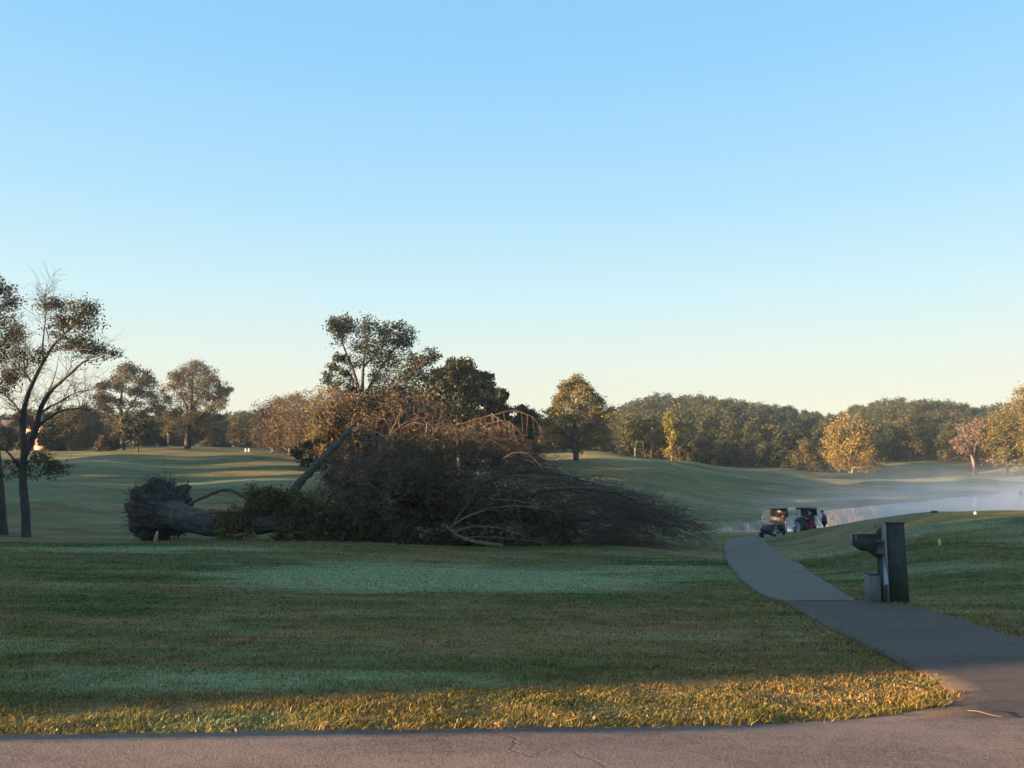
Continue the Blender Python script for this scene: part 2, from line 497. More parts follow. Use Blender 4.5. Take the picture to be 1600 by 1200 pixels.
# ------------------------------------------------------------------ terrain
# ground as seen in the photograph: (px, py, depth)
G = []
for px, py, d in [
    # near lawn
    (0, 1110, 5.3), (800, 1100, 5.6), (1300, 1085, 6.1), (0, 1000, 9.6), (400, 1000, 9.8), (800, 1000, 10), (1200, 1000, 10.2),
    (0, 940, 15), (400, 940, 15.6), (800, 940, 16), (1100, 935, 17), (100, 900, 20.5), (500, 898, 21.5), (800, 905, 21.5), (1050, 905, 21.5),
    (100, 868, 26), (450, 868, 27), (750, 878, 27), (950, 880, 27.5), (1100, 878, 28.5),
    (0, 850, 31), (300, 848, 31.5), (550, 849, 32), (750, 857, 33), (900, 855, 34), (1000, 850, 38), (1090, 847, 43),
    # path
    (1450, 1030, 8.3), (1350, 970, 12.3), (1270, 941, 15.8), (1235, 918, 18.8), (1205, 898, 23), (1180, 878, 30), (1165, 860, 38), (1160, 845, 47),
    # behind the crest, left
    (35, 839, 40), (120, 831, 45), (250, 846, 36.5), (120, 805, 52), (250, 805, 52), (150, 780, 60), (330, 780, 60), (150, 760, 70), (350, 760, 70),
    (50, 742, 85), (250, 740, 85), (450, 745, 85), (50, 726, 105), (250, 725, 105), (450, 728, 105), (100, 715, 125), (300, 714, 125), (480, 718, 125),
    (50, 706, 148), (200, 704, 150), (290, 699, 152), (400, 706, 150), (0, 703, 185), (200, 700, 190), (400, 702, 190),
    # middle, behind the fallen tree
    (600, 760, 72), (620, 738, 95), (600, 722, 125), (700, 765, 75), (800, 735, 100), (850, 712, 128), (800, 765, 72),
    (930, 708, 130), (900, 726, 108), (1000, 714, 134), (1000, 740, 100), (1000, 765, 82), (1000, 800, 66), (920, 790, 66),
    (1100, 726, 138), (1100, 760, 100), (1100, 790, 80), (1200, 733, 165), (1200, 745, 140), (1200, 770, 106),
    (1300, 770, 109), (1300, 742, 155), (1300, 735, 178), (1400, 733, 172), (1400, 750, 140), (1450, 729, 176), (1500, 745, 145), (1540, 737, 170), (1600, 738, 162), (1600, 750, 145),
    # tee hill to the right of the path
    (1450, 938, 15.6), (1600, 938, 15.8), (1600, 1010, 9.2), (1500, 975, 11.6), (1560, 900, 19), (1600, 850, 27), (1470, 852, 26), (1600, 797, 38.5), (1500, 799, 38.5), (1430, 802, 39),
    (1400, 806, 40), (1350, 813, 42), (1290, 823, 46), (1240, 832, 50), (1206, 841, 49), (1345, 930, 16.8), (1300, 898, 22.5), (1290, 870, 31), (1350, 862, 30), (1420, 855, 27),
    (1250, 850, 40), (1300, 838, 40),
    # beyond the path crest
    (1150, 838, 55), (1110, 838, 55), (1190, 842, 53),
]:
    G.append(P(px, py, d))
G += [np.array(p, dtype=float) for p in [
    (-30, 0, 0), (-15, 0, 0), (0, 0, 0), (15, 0, 0), (30, 0, 0), (-30, 4.3, 0), (-10, 4.2, 0), (-4, 4.3, 0), (0, 4.35, 0), (4, 4.4, 0), (10, 4.4, -.02), (30, 4, 0),
    (0, -12, 0), (-30, -12, 0.3), (30, -12, 0), (-60, -12, 1), (60, -12, 0), (-120, -20, 3), (120, -20, 0),
    (10, 7, -.35), (30, 10, -.9), (40, 25, -1.4), (45, 40, -2),
    (-30, 10, -.7), (-40, 30, -1.6), (-60, 60, -1.8), (-90, 100, 0), (-110, 130, 1.2), (-160, 150, 2.5), (-130, 40, 0),
    (22, 56, -4.55), (30, 59, -4.6), (40, 62, -4.6), (60, 70, -4.6), (55, 55, -3.0), (90, 70, -3), (38, 52, -3.6), (22, 51, -4.2),
    (10, 55, -4.5), (12, 62, -4.7), (0, 50, -3.9), (-8, 45, -3.4),
    (110, 175, -2), (130, 200, 1), (100, 230, 3), (60, 205, -2.5), (30, 200, -3), (60, 240, 1.0), (0, 240, .5), (10, 200, -1.5),
    (60, 300, 6), (110, 300, 6), (160, 300, 6), (0, 300, 5), (-50, 260, 1.2), (-110, 240, 1.6), (-160, 260, 2), (-100, 320, 2), (-30, 200, 0), (-70, 200, 1.4),
    (0, 380, 8), (120, 400, 9), (-120, 400, 3), (250, 300, 6), (250, 150, -1), (-260, 200, 3), (-200, 60, 2),
]]
G = np.array(G)

def tps_fit(X, z, lam=0.35):
    n = len(X)
    d = np.linalg.norm(X[:, None] - X[None], axis=2)
    K = np.where(d > 0, d * d * np.log(d + 1e-12), 0) + lam * np.eye(n) * (1 + 0.05 * X[:, 1].clip(0, 400))
    Pm = np.hstack([np.ones((n, 1)), X])
    A = np.block([[K, Pm], [Pm.T, np.zeros((3, 3))]])
    return np.linalg.solve(A, np.concatenate([z, np.zeros(3)]))

def warp(X):
    # compress distances so that near control points carry as much detail as far ones
    r = np.hypot(X[..., 0], X[..., 1] + 6)
    s = 20 * np.log1p(r / 20) / np.maximum(r, 1e-6)
    return np.stack([X[..., 0] * s, (X[..., 1] + 6) * s], -1)

GX = warp(G[:, :2])
TW = tps_fit(GX, G[:, 2], 0.02)

LAKE = np.array([(14.6, 63.2), (17, 65.8), (24.6, 75), (34.7, 85.6), (46, 95), (61, 108), (81, 125), (120, 146), (170, 160), (170, 112), (110, 96), (80, 86), (60, 78), (45, 72), (34, 68), (26, 64.8), (20, 62.6), (16, 61.9)])

def sdf_poly(x, y, Pg):
    """signed distance, negative inside"""
    x = np.asarray(x, dtype=float); y = np.asarray(y, dtype=float)
    d = np.full(x.shape, 1e9); ins = np.zeros(x.shape, dtype=bool)
    n = len(Pg)
    for i in range(n):
        a = Pg[i]; b = Pg[(i + 1) % n]
        ex, ey = b - a
        t = np.clip(((x - a[0]) * ex + (y - a[1]) * ey) / (ex * ex + ey * ey), 0, 1)
        d = np.minimum(d, np.hypot(x - a[0] - t * ex, y - a[1] - t * ey))
        c = ((a[1] > y) != (b[1] > y))
        with np.errstate(divide='ignore', invalid='ignore'):
            xi = (b[0] - a[0]) * (y - a[1]) / (b[1] - a[1] + 1e-12) + a[0]
        ins ^= c & (x < xi)
    return np.where(ins, -d, d)

def sstep(a, b, x):
    t = np.clip((x - a) / (b - a), 0, 1)
    return t * t * (3 - 2 * t)

_wv = [(0.31, 0.11, 0.4), (0.13, 0.37, 1.9), (-0.21, 0.29, 3.1), (0.42, -0.17, 5.0), (0.05, 0.52, 0.7), (-0.09, 0.23, 2.2)]
def H(x, y):
    x = np.asarray(x, dtype=float); y = np.asarray(y, dtype=float)
    sh = x.shape
    X = warp(np.stack([x.ravel(), y.ravel()], -1))
    out = np.empty(len(X))
    for i in range(0, len(X), 20000):
        q = X[i:i + 20000]
        d2 = ((q[:, None] - GX[None]) ** 2).sum(2)
        K = 0.5 * d2 * np.log(d2 + 1e-12)
        out[i:i + 20000] = K @ TW[:-3] + TW[-3] + q @ TW[-2:]
    z = out.reshape(sh)
    # rolling humps of the fairways
    w = sum(np.sin(kx * x + ky * y + ph + 0.8 * np.sin(0.07 * x + ph)) for kx, ky, ph in _wv) / 6
    amp = 0.06 * sstep(5, 12, y) * (1 - sstep(28, 30, y)) + 0.72 * sstep(46, 62, y) * (1 - 0.4 * sstep(120, 150, y)) * (1 - sstep(0, 14, x) * (1 - sstep(85, 110, y)))
    z = z + w * amp
    f = np.sin(1.7 * x + 0.6 * y + 1.2 * np.sin(0.9 * y)) * np.sin(1.1 * y - 0.5 * x + 0.7) * 0.012 * sstep(4.6, 6, y)
    z = z + f
    s = sdf_poly(x, y, LAKE)
    z = np.where((np.abs(x - 70) < 130) & (y > 52) & (y < 170), np.where(s > 0, np.maximum(z, -4.97 + 0.05 * np.minimum(s, 4)), -5.06 - np.minimum(-s * 0.4, 1.2)), z)
    return z

def Hs(x, y): return float(H(np.array([x]), np.array([y]))[0])

def hit(px, py, dmax=300):
    """where the sight line of a place in the photo meets the ground"""
    a = P(px, py, 1.0) - np.array([0, 0, CAMZ])
    d = np.concatenate([np.arange(3, 20, 0.1), np.arange(20, 80, 0.3), np.arange(80, dmax, 1.0)])
    z = H(a[0] * d, d); zz = CAMZ + a[2] * d
    k = np.argmax(zz < z)
    if zz[k] >= z[k]: return None
    d0, d1 = d[max(k - 1, 0)], d[k]
    for _ in range(12):
        m_ = (d0 + d1) / 2
        if CAMZ + a[2] * m_ < Hs(a[0] * m_, m_): d1 = m_
        else: d0 = m_
    return np.array([a[0] * d1, d1, Hs(a[0] * d1, d1)])
# ------------------------------------------------------------------ ground sheet
ux = np.linspace(-1, 1, 381)
xs = 480 * np.sinh(4.6 * ux) / math.sinh(4.6)
uy = np.linspace(0, 1, 560)
ys = np.concatenate([np.linspace(-16, 3.9, 36), 4.0 + 640 * np.sinh(5.0 * uy) / math.sinh(5.0)])
XX, YY = np.meshgrid(xs, ys)
ZZ = H(XX, YY)
nx, ny = len(xs), len(ys)
ii = np.arange(ny - 1)[:, None] * nx; jj = np.arange(nx - 1)[None]
Fq = np.stack([ii + jj, ii + jj + 1, ii + nx + jj + 1, ii + nx + jj], -1).reshape(-1, 4)
go = link('ground', mesh_np('ground', np.stack([XX, YY, ZZ], -1).reshape(-1, 3), Fq, M['turf'], True))
tag(go, kind='structure')

# ------------------------------------------------------------------ road, drive, path
def resample(pts, n):
    pts = np.asarray(pts, dtype=float)
    s = np.concatenate([[0], np.cumsum(np.linalg.norm(np.diff(pts, axis=0), axis=1))])
    t = np.linspace(0, s[-1], n)
    return np.stack([np.interp(t, s, pts[:, k]) for k in range(pts.shape[1])], -1)

def smooth_poly(pts, it=3):
    pts = np.asarray(pts, dtype=float)
    for _ in range(it):
        q = [pts[0]]
        for a, b in zip(pts[:-1], pts[1:]):
            q += [0.75 * a + 0.25 * b, 0.25 * a + 0.75 * b]
        q.append(pts[-1]); pts = np.array(q)
    return pts

def px2w(lst): return [tuple(hit(*p)[:2]) for p in lst]

def strip(name, L, Rr, n, m, mat, off, wob=0.0, off0=None):
    L = resample(L, n); Rr = resample(Rr, n)
    if wob:
        w1 = np.array([mnoise.noise(Vector((i * 0.35, 3.1, 0))) for i in range(n)]) * wob
        L = L + w1[:, None] * np.array([1, .3])
    t = np.linspace(0, 1, m)[None, :, None]
    X = L[:, None] * (1 - t) + Rr[:, None] * t
    ofs = np.full(n, off) if off0 is None else off0 + (off - off0) * np.clip(np.arange(n) / (n * .3), 0, 1)
    z = H(X[..., 0], X[..., 1]) + ofs[:, None]
    X = np.concatenate([X[:, :1], X, X[:, -1:]], 1); z = np.concatenate([z[:, :1] - off - 0.05, z, z[:, -1:] - off - 0.05], 1); m += 2
    V = np.concatenate([X, z[..., None]], -1).reshape(-1, 3)
    i = np.arange(n - 1)[:, None] * m; j = np.arange(m - 1)[None]
    Fq = np.stack([i + j, i + j + 1, i + m + j + 1, i + m + j], -1).reshape(-1, 4)
    return link(name, mesh_np(name, V, Fq, mat, False))

edge_px = [(0, 1152), (200, 1150), (450, 1146), (700, 1143), (950, 1140), (1150, 1137), (1280, 1132), (1370, 1124), (1430, 1115), (1470, 1106)]
edge = px2w(edge_px)
EDGE = smooth_poly([(-30, edge[0][1] - .05)] + edge + [(3.6, 5.35), (5, 5.6), (30, 6.0)], 2)
tag(strip('road', EDGE, [(p[0], -7.0) for p in EDGE], 420, 60, M['road'], 0.016), kind='structure')
dl = px2w([(1478, 1100), (1487, 1088), (1470, 1070), (1435, 1052), (1390, 1030), (1340, 1005), (1290, 980), (1250, 957), (1222, 941)])
dr = px2w([(1600, 1004), (1530, 980), (1470, 959), (1420, 947), (1375, 942), (1335, 940)])
DL = smooth_poly([(dl[0][0] - .5, dl[0][1] - .6)] + dl, 2)
DR = smooth_poly([(16, 4.8), (11.5, 7.0), (8, 8.3)] + dr, 2)
tag(strip('drive', DL, DR, 160, 40, M['drive'], 0.022, 0.03, 0.0172), kind='structure')
pl = px2w([(1222, 941), (1196, 933), (1170, 918), (1150, 900), (1136, 880), (1129, 862), (1133, 846)])
pr = px2w([(1338, 940), (1312, 925), (1287, 908), (1263, 893), (1240, 878), (1216, 862), (1201, 853), (1191, 844)])
PL = smooth_poly(pl + [(14.6, 52.5), (17.0, 56.0), (21.5, 59.0), (29, 61.8), (40, 65.5)], 2)
PR = smooth_poly(pr + [(17.0, 51.0), (18.8, 53.4), (22.6, 56.2), (29.5, 58.8), (41, 62.5)], 2)
tag(strip('path', PL, PR, 200, 14, M['path'], 0.030, 0.04), kind='structure')

# straw edging along the asphalt, sunlit gold partly painted in, is turf colour
# ------------------------------------------------------------------ lake
m, t, b = new_mat('lake_water')
tc = t.nodes.new('ShaderNodeNewGeometry').outputs['Position']
wn = noise_n(t, tc, 2.2, 3, 0.5, 0.2, (0.4, 1.4, 1))
b.inputs['Base Color'].default_value = (0.72, 0.88, 0.95, 1); b.inputs['Metallic'].default_value = 0.75
b.inputs['Roughness'].default_value = 0.03
b.inputs['IOR'].default_value = 1.33
bump(t, b, wn, 0.06, 0.01)
wv = np.array([(8, 58, -5.0), (190, 58, -5.0), (190, 175, -5.0), (8, 175, -5.0)])
tag(link('lake', mesh_np('lake', wv, np.array([(0, 1, 2, 3)]), m)), kind='structure')

# ------------------------------------------------------------------ grass blades (stuff)
def poly_in(x, y, Pg): return sdf_poly(x, y, Pg)
DRV = np.vstack([DL, DR[::-1]]); PTH = np.vstack([PL, PR[::-1]])
def edge_y(x): return np.interp(x, EDGE[:, 0], EDGE[:, 1])
NB = 330000
q = rng.random(NB)
d0, d1 = 4.2, 34.0
dd = d0 * (d1 / d0) ** (q ** 0.92)
xb = dd * rng.uniform(-0.72, 0.74, NB)
ok = dd > edge_y(xb) - 0.015 + 0.03 * np.sin(xb * 9) * np.sin(xb * 3.7 + 1)
xb, dd = xb[ok], dd[ok]
ok = (sdf_poly(xb, dd, DRV) > -0.03 - np.abs(np.sin(dd * 7.3 + xb * 5) * np.sin(dd * 2.9)) * .09) & (sdf_poly(xb, dd, PTH) > -0.03 - np.abs(np.sin(dd * 5.1)) * .07)
xb, dd = xb[ok], dd[ok]
nb = len(xb)
ed = dd - edge_y(xb)
ed = np.minimum(ed, np.maximum(sdf_poly(xb, dd, DRV), 0) + 0.3)
tuft = np.array([mnoise.noise(Vector((x * 2.3, y * 2.3, 0))) for x, y in zip(xb[::1], dd[::1])])
hgt = (0.020 + 0.021 * np.exp(-ed / 0.5)) * rng.uniform(0.5, 1.45, nb) * (1 + 0.9 * np.clip(tuft, -.6, 1)) * (1 + (dd - 5).clip(0) * 0.022)
wid = 0.0028 * (dd / 4.6) ** 0.85 * rng.uniform(0.7, 1.4, nb)
zb = H(xb, dd) - 0.004
ang = rng.uniform(0, 2 * np.pi, nb)
lean = rng.normal(0, 0.55, (nb, 2)) + np.array([0.25, 0.0])
lean *= (1 + 0.7 * np.exp(-ed / 0.3))[:, None]
ax = np.stack([np.cos(ang), np.sin(ang)], -1) * wid[:, None]
B0 = np.stack([xb - ax[:, 0], dd - ax[:, 1], zb], -1); B1 = np.stack([xb + ax[:, 0], dd + ax[:, 1], zb], -1)
mid = np.stack([xb + lean[:, 0] * hgt * 0.35, dd + lean[:, 1] * hgt * 0.35, zb + hgt * 0.6], -1)
M0 = mid - np.concatenate([ax * 0.7, np.zeros((nb, 1))], 1); M1 = mid + np.concatenate([ax * 0.7, np.zeros((nb, 1))], 1)
T = np.stack([xb + lean[:, 0] * hgt, dd + lean[:, 1] * hgt, zb + hgt * rng.uniform(0.75, 1.05, nb)], -1)
V = np.stack([B0, B1, M1, M0, T], 1).reshape(-1, 3)
k5 = np.arange(nb)[:, None] * 5
gr = link('grass', mesh_np('grass', V, [k5 + np.array([[0, 1, 2, 3]]), k5 + np.array([[3, 2, 4]])], M['blades']))
tag(gr, 'short mixed green and straw turf growing beside the asphalt', kind='stuff')

# ------------------------------------------------------------------ trees
def curve(a, b_, bend, n=6, sag=0.0):
    a = np.asarray(a, float); b_ = np.asarray(b_, float)
    t = np.linspace(0, 1, n)[:, None]
    L = np.linalg.norm(b_ - a)
    off = rng.normal(0, bend * L, 3); off2 = rng.normal(0, bend * L * 0.5, 3)
    p = a * (1 - t) + b_ * t + np.sin(np.pi * t) * off + np.sin(2 * np.pi * t) * off2
    p[:, 2] += (np.sin(np.pi * t[:, 0]) * sag * L)
    return p

def foliage_tree(guides, puffs, twigs=7, sub=3, n_leaf=60, leaf=0.12, tw_r=0.02, spread=0.28, sides=5, stretch=1.5, keep=1.0):
    """guides: [(pts, r0, r1)], puffs: [(centre, (rx,ry,rz))]; returns wood MB, leaf arrays"""
    wood = MB()
    gp = []; gr_ = []
    for pts, r0, r1 in guides:
        pts = np.asarray(pts, float)
        pts = resample(smooth_poly(pts, 2), max(8, min(40, int(len(pts) * 4))))
        rad = np.linspace(r0, r1, len(pts))
        wood.tube(pts, rad, 8 if r0 > 0.12 else sides, rough=0.08)
        gp.append(pts); gr_.append(rad)
    gp = np.vstack(gp); gr_ = np.concatenate(gr_)
    C = []; sg = []
    for c, r in puffs:
        c = np.asarray(c, float); r = np.asarray(r, float)
        for _ in range(twigs):
            u = rng.normal(size=3); u /= np.linalg.norm(u)
            tgt = c + u * r * rng.uniform(0.35, 1.0)
            dist = np.linalg.norm(gp - tgt, axis=1) + np.clip(gp[:, 2] - tgt[2], 0, None) * 1.5
            kk = np.argmin(dist + rng.uniform(0, 0.15 * dist.min() + 0.05, len(dist)))
            p = curve(gp[kk], tgt, 0.09, 6, 0.06)
            r0 = min(gr_[kk] * 0.6, tw_r * (1 + np.linalg.norm(tgt - gp[kk]) * 0.35))
            wood.tube(p, np.linspace(r0, tw_r * 0.3, 6), 4, cap=False)
            C.append(tgt); sg.append(r.mean() * spread)
            for s_ in range(sub):
                st = p[rng.integers(2, 6)]
                v = rng.normal(size=3); v /= np.linalg.norm(v)
                e = st + v * r * rng.uniform(0.35, 0.8)
                wood.tube(curve(st, e, 0.1, 4), np.linspace(tw_r * 0.45, tw_r * 0.18, 4), 3, cap=False)
                C.append(e); sg.append(r.mean() * spread * 0.9)
    if n_leaf <= 0:
        return wood, None
    C = np.array(C); sg = np.array(sg)
    cnt = rng.poisson(n_leaf * rng.choice([0.15, 0.7, 1.0, 1.6], len(C)) * keep)
    cc = np.repeat(C, cnt, axis=0) + rng.normal(size=(cnt.sum(), 3)) * np.repeat(sg, cnt)[:, None] * np.array([1, 1, 0.75])
    return wood, leaf_quads(cc, leaf, stretch)

def crown_puffs(Ht, W_, base, n, shape='oval', lean=(0, 0)):
    out = []
    for i in range(n):
        t = (i + rng.uniform(0, 1)) / n
        z = base + (Ht - base) * t
        if shape == 'oval': w = math.sqrt(max(0.02, 1 - (2 * (t * 0.92 + 0.04) - 0.85) ** 2 / 1.4))
        elif shape == 'cone': w = max(0.12, (1 - t) ** 0.8)
        elif shape == 'umbrella': w = 0.55 + 0.45 * math.sin(math.pi * min(1, t * 0.9 + 0.1)) if t > 0.35 else 0.45
        elif shape == 'vase': w = 0.35 + 0.65 * math.sin(math.pi * (0.1 + 0.8 * t) * 0.75)
        else: w = 1
        a = i * 2.399 + rng.uniform(-.5, .5)
        rr = W_ / 2 * w * rng.uniform(0.45, 0.88)
        pr_ = W_ * rng.uniform(0.13, 0.21)
        out.append(((rr * math.cos(a) + lean[0] * z, rr * math.sin(a) + lean[1] * z, z), (pr_, pr_, pr_ * rng.uniform(0.6, 0.85))))
    return out

def auto_guides(Ht, base, puffs, r0, lean=(0, 0), limbs=True, fork=1):
    gs = []
    top = Ht * 0.86
    n = 7
    tr = np.array([[lean[0] * z + rng.normal(0, 0.012 * Ht) * (k > 0), lean[1] * z + rng.normal(0, 0.012 * Ht) * (k > 0), z] for k, z in enumerate(np.linspace(0, top, n))])
    tr[0] = (0, 0, -0.3)
    gs.append((tr, r0, r0 * 0.12))
    # root flare
    for k in range(4):
        a = k * 1.57 + rng.uniform(-.4, .4)
        gs.append((np.array([[0, 0, r0 * 2.2], [math.cos(a) * r0 * 0.7, math.sin(a) * r0 * 0.7, r0 * 0.9], [math.cos(a) * r0 * 1.7, math.sin(a) * r0 * 1.7, -0.12]]), r0 * 0.55, r0 * 0.2))
    if limbs:
        for c, r in puffs:
            z0 = max(base * 0.75, c[2] * 0.62 - 0.05 * Ht) * rng.uniform(0.85, 1.0)
            z0 = min(z0, top * 0.95)
            x0 = np.interp(z0, tr[:, 2], tr[:, 0]); y0 = np.interp(z0, tr[:, 2], tr[:, 1])
            rr = r0 * np.interp(z0, [0, top], [0.5, 0.15])
            gs.append((curve((x0, y0, z0), c, 0.07, 5, 0.04), rr, rr * 0.25))
    return gs

def put_tree(name, label, cat, loc, guides, puffs, leafm, barkm, group=None, rz=0, **kw):
    root = empty(name, loc, rz)
    tag(root, label, cat, group)
    wood, lv = foliage_tree(guides, puffs, **kw)
    wood.build('trunk', M[barkm], root, True)
    if lv is not None:
        link('crown', mesh_np('crown', lv[0], lv[1], M[leafm]), root)
    return root

def simple_tree(name, label, cat, px, base_py, d, Ht, W_, cb, nP, shape, leafm, barkm='bark', r0=None, group=None, lean=(0, 0), **kw):
    x = (px - 800) / F * d / (cp - (600 - 700) / F * sp) if False else P(px, base_py, d)[0]
    z = Hs(x, d)
    pf = crown_puffs(Ht, W_, cb, nP, shape, lean)
    gd = auto_guides(Ht, cb, pf, r0 or Ht * 0.022, lean)
    return put_tree(name, label, cat, (x, d, z - 0.02), gd, pf, leafm, barkm, group, **kw)

def loc_pts(o, lst, d, dz=0):
    """photo places -> points relative to o, with their own depth offsets"""
    out = []
    for p in lst:
        w = P(p[0], p[1], d + (p[2] if len(p) > 2 else 0))
        out.append(w - o)
    return np.array(out)

def guided(name, label, cat, d, base, guides, puffs, leafm, barkm, depth_r=1.0, **kw):
    b_ = P(base[0], base[1], d)
    o = np.array([b_[0], d, Hs(b_[0], d)])
    m_px = d / F
    G_ = []
    for lst, r0, r1 in guides:
        q = loc_pts(o, lst, d)
        G_.append((q, r0, r1))
    G_[0][0][0] = (0, 0, -0.25)
    PF = []
    for (px, py, rx, ry, *rest) in puffs:
        dy = rest[0] if rest else rng.uniform(-1, 1) * depth_r
        c = P(px, py, d + dy) - o
        PF.append((c, (rx * m_px, (rx + ry) / 2 * m_px, ry * m_px)))
    return put_tree(name, label, cat, o, G_, PF, leafm, barkm, **kw)

# --- leaning tree on the left, 40 m away
guided('leaning_tree', 'tall leaning tree with dark open limbs and thin leaves mostly at its top', 'tree', 40, (42, 838),
  [([(42, 838), (40, 800, 0), (36, 760), (35, 735), (38, 715), (37, 690), (35, 660), (38, 630), (52, 595), (68, 565), (82, 540), (100, 522), (118, 508), (124, 498)], 0.22, 0.035),
   ([(38, 712), (50, 690), (58, 662, -.4), (62, 640, -.6), (75, 615, -.8), (90, 600, -1), (112, 582, -1.3), (128, 566, -1.5), (150, 555, -1.7), (172, 552, -1.9)], 0.16, 0.025),
   ([(56, 668), (80, 650, -1), (100, 640, -1.4), (125, 638, -1.8), (138, 640, -2)], 0.09, 0.02),
   ([(60, 650), (75, 636, .5), (95, 628, .9), (118, 612, 1.3), (140, 610, 1.6)], 0.06, 0.015),
   ([(50, 600), (42, 585, .6), (30, 575, 1), (12, 580, 1.4)], 0.06, 0.02),
   ([(36, 655), (26, 635, .8), (12, 620, 1.2), (0, 612, 1.6)], 0.06, 0.02),
   ([(35, 735), (20, 715, -.5), (8, 702, -.8), (-6, 700, -1)], 0.08, 0.03),
   ([(38, 725), (52, 715, -.5), (65, 722, -.8), (78, 720, -1), (92, 724, -1.2)], 0.05, 0.015),
   ([(68, 565), (66, 540, -.7), (70, 510, -.9), (72, 480, -1)], 0.06, 0.012),
   ([(100, 522), (96, 500, .5), (92, 480, .6), (84, 465, .7)], 0.04, 0.01),
   ([(95, 528), (112, 530, .8), (135, 530, 1.2), (160, 540, 1.4)], 0.05, 0.012),
   ([(80, 545), (105, 548, -1), (130, 545, -1.4), (150, 548, -1.6)], 0.05, 0.012),
   ([(118, 508), (128, 495, -.4), (142, 485, -.6), (152, 478, -.8)], 0.03, 0.01),
   ([(75, 615), (85, 590, -.5), (90, 570, -.5), (92, 555, -.4)], 0.035, 0.01),
   ([(95, 600), (110, 575, -.5), (112, 560, -.5)], 0.03, 0.01)],
  [(78, 468, 14, 10), (92, 480, 14, 9), (68, 480, 12, 8), (110, 478, 14, 9), (128, 472, 14, 9), (146, 476, 14, 10), (150, 492, 12, 9), (132, 490, 14, 9), (112, 494, 13, 9),
   (104, 508, 12, 8), (122, 512, 14, 9), (140, 518, 14, 9), (118, 528, 14, 10), (132, 534, 16, 9), (150, 540, 16, 9), (166, 550, 14, 8), (178, 556, 10, 6), (142, 552, 14, 8),
   (154, 508, 12, 6), (88, 500, 12, 9), (74, 520, 12, 8), (50, 560, 10, 8), (64, 548, 10, 8), (112, 540, 12, 8)],
  'leaf_dark', 'bark', twigs=7, sub=4, n_leaf=6.5, leaf=0.08, tw_r=0.010, spread=0.55)
def bare_twigs(name_root, d, guides_px, n, mat, zmax=1.6, rt=0.009, parent=None):
    """bare twigs along limbs given in photo places"""
    mb = MB()
    o = np.array(parent.location)
    for lst in guides_px:
        q = resample(smooth_poly(loc_pts(o, lst, d), 2), 30)
        for _ in range(n):
            k = rng.integers(4, 30); a = q[k]
            tn = q[min(k + 1, 29)] - q[k - 1]; tn /= np.linalg.norm(tn) + 1e-9
            v = rng.normal(size=3) * 0.8 + tn * 0.8 + np.array([0, 0, 0.35]); v /= np.linalg.norm(v)
            L = rng.uniform(0.4, zmax)
            e = a + v * L
            c = curve(a, e, 0.08, 5, 0.03)
            mb.tube(c, np.linspace(rt * 1.6, rt * 0.5, 5), 3, cap=False)
            for _2 in range(4):
                s0 = c[rng.integers(1, 5)]; v2 = v * 0.7 + rng.normal(size=3) * 0.6
                e2 = s0 + v2 * L * rng.uniform(0.25, 0.5)
                mb.tube(curve(s0, e2, 0.1, 4), np.linspace(rt * 0.9, rt * 0.35, 4), 3, cap=False)
    return mb.build(name_root, M[mat], parent)
lt = [o for o in COL.objects if o.name == 'leaning_tree'][0]
bare_twigs('twigs', 40, [[(38, 715), (35, 660), (52, 595), (82, 540)], [(58, 662), (75, 615), (112, 582), (150, 555)], [(56, 668), (80, 650), (100, 640), (138, 640)],
  [(60, 650), (95, 628), (140, 610)], [(50, 600), (30, 575), (12, 580)], [(36, 655), (12, 620), (0, 612)], [(80, 545), (105, 548), (150, 548)], [(40, 600), (38, 570), (42, 540)], [(82, 540), (100, 522), (124, 498)], [(70, 510), (72, 480), (70, 462)], [(38, 630), (20, 560), (24, 510)]], 42, 'bark', parent=lt)
# low sprays of leaves round the fork
w_, l_ = foliage_tree([(loc_pts(np.array(lt.location), [(38, 725), (60, 720), (90, 726)], 40), 0.03, 0.01)],
  [(loc_pts(np.array(lt.location), [(x_, y_, dy_)], 40)[0], (.35, .35, .25)) for x_, y_, dy_ in [(55, 715, -.5), (68, 722, -.7), (80, 728, -.8), (92, 735, -.9), (62, 740, -.6), (74, 745, -.6), (20, 725, .5), (12, 745, .5), (28, 735, .4), (70, 705, 0), (48, 745, .2)]],
  twigs=5, sub=3, n_leaf=6, leaf=0.09, tw_r=0.009, spread=.5)
w_.build('low_twigs', M['bark'], lt); link('low_leaves', mesh_np('low_leaves', l_[0], l_[1], M['leaf_olive']), lt)

guided('edge_tree', 'tree cut by the picture edge, thin trunk and dark leafy limbs beside the leaning tree', 'tree', 41, (6, 838),
  [([(6, 838), (3, 800), (0, 760), (-3, 720), (-8, 680), (-14, 630), (-16, 580), (-12, 520), (-10, 470), (-6, 440)], 0.22, 0.05),
   ([(-14, 620), (0, 600), (12, 585), (30, 575)], 0.08, 0.02), ([(-14, 560), (0, 540), (16, 520), (28, 505)], 0.07, 0.02), ([(-12, 510), (0, 490), (10, 470), (14, 455)], 0.06, 0.015),
   ([(-10, 690), (-30, 640), (-60, 600)], 0.1, 0.03)],
  [(12, 460, 14, 14), (6, 480, 16, 12), (20, 472, 10, 9), (8, 505, 16, 12), (24, 512, 13, 12), (32, 525, 10, 9), (4, 530, 16, 12), (18, 540, 14, 10), (5, 560, 14, 10), (26, 552, 14, 8),
   (-10, 450, 18, 14), (-20, 500, 24, 18), (-30, 550, 24, 18), (10, 590, 12, 8), (2, 610, 12, 8), (-12, 440, 10, 12), (22, 595, 10, 7), (-50, 590, 24, 18)],
  'leaf_dark', 'bark', twigs=8, sub=4, n_leaf=10, leaf=0.08, tw_r=0.012, spread=0.5)

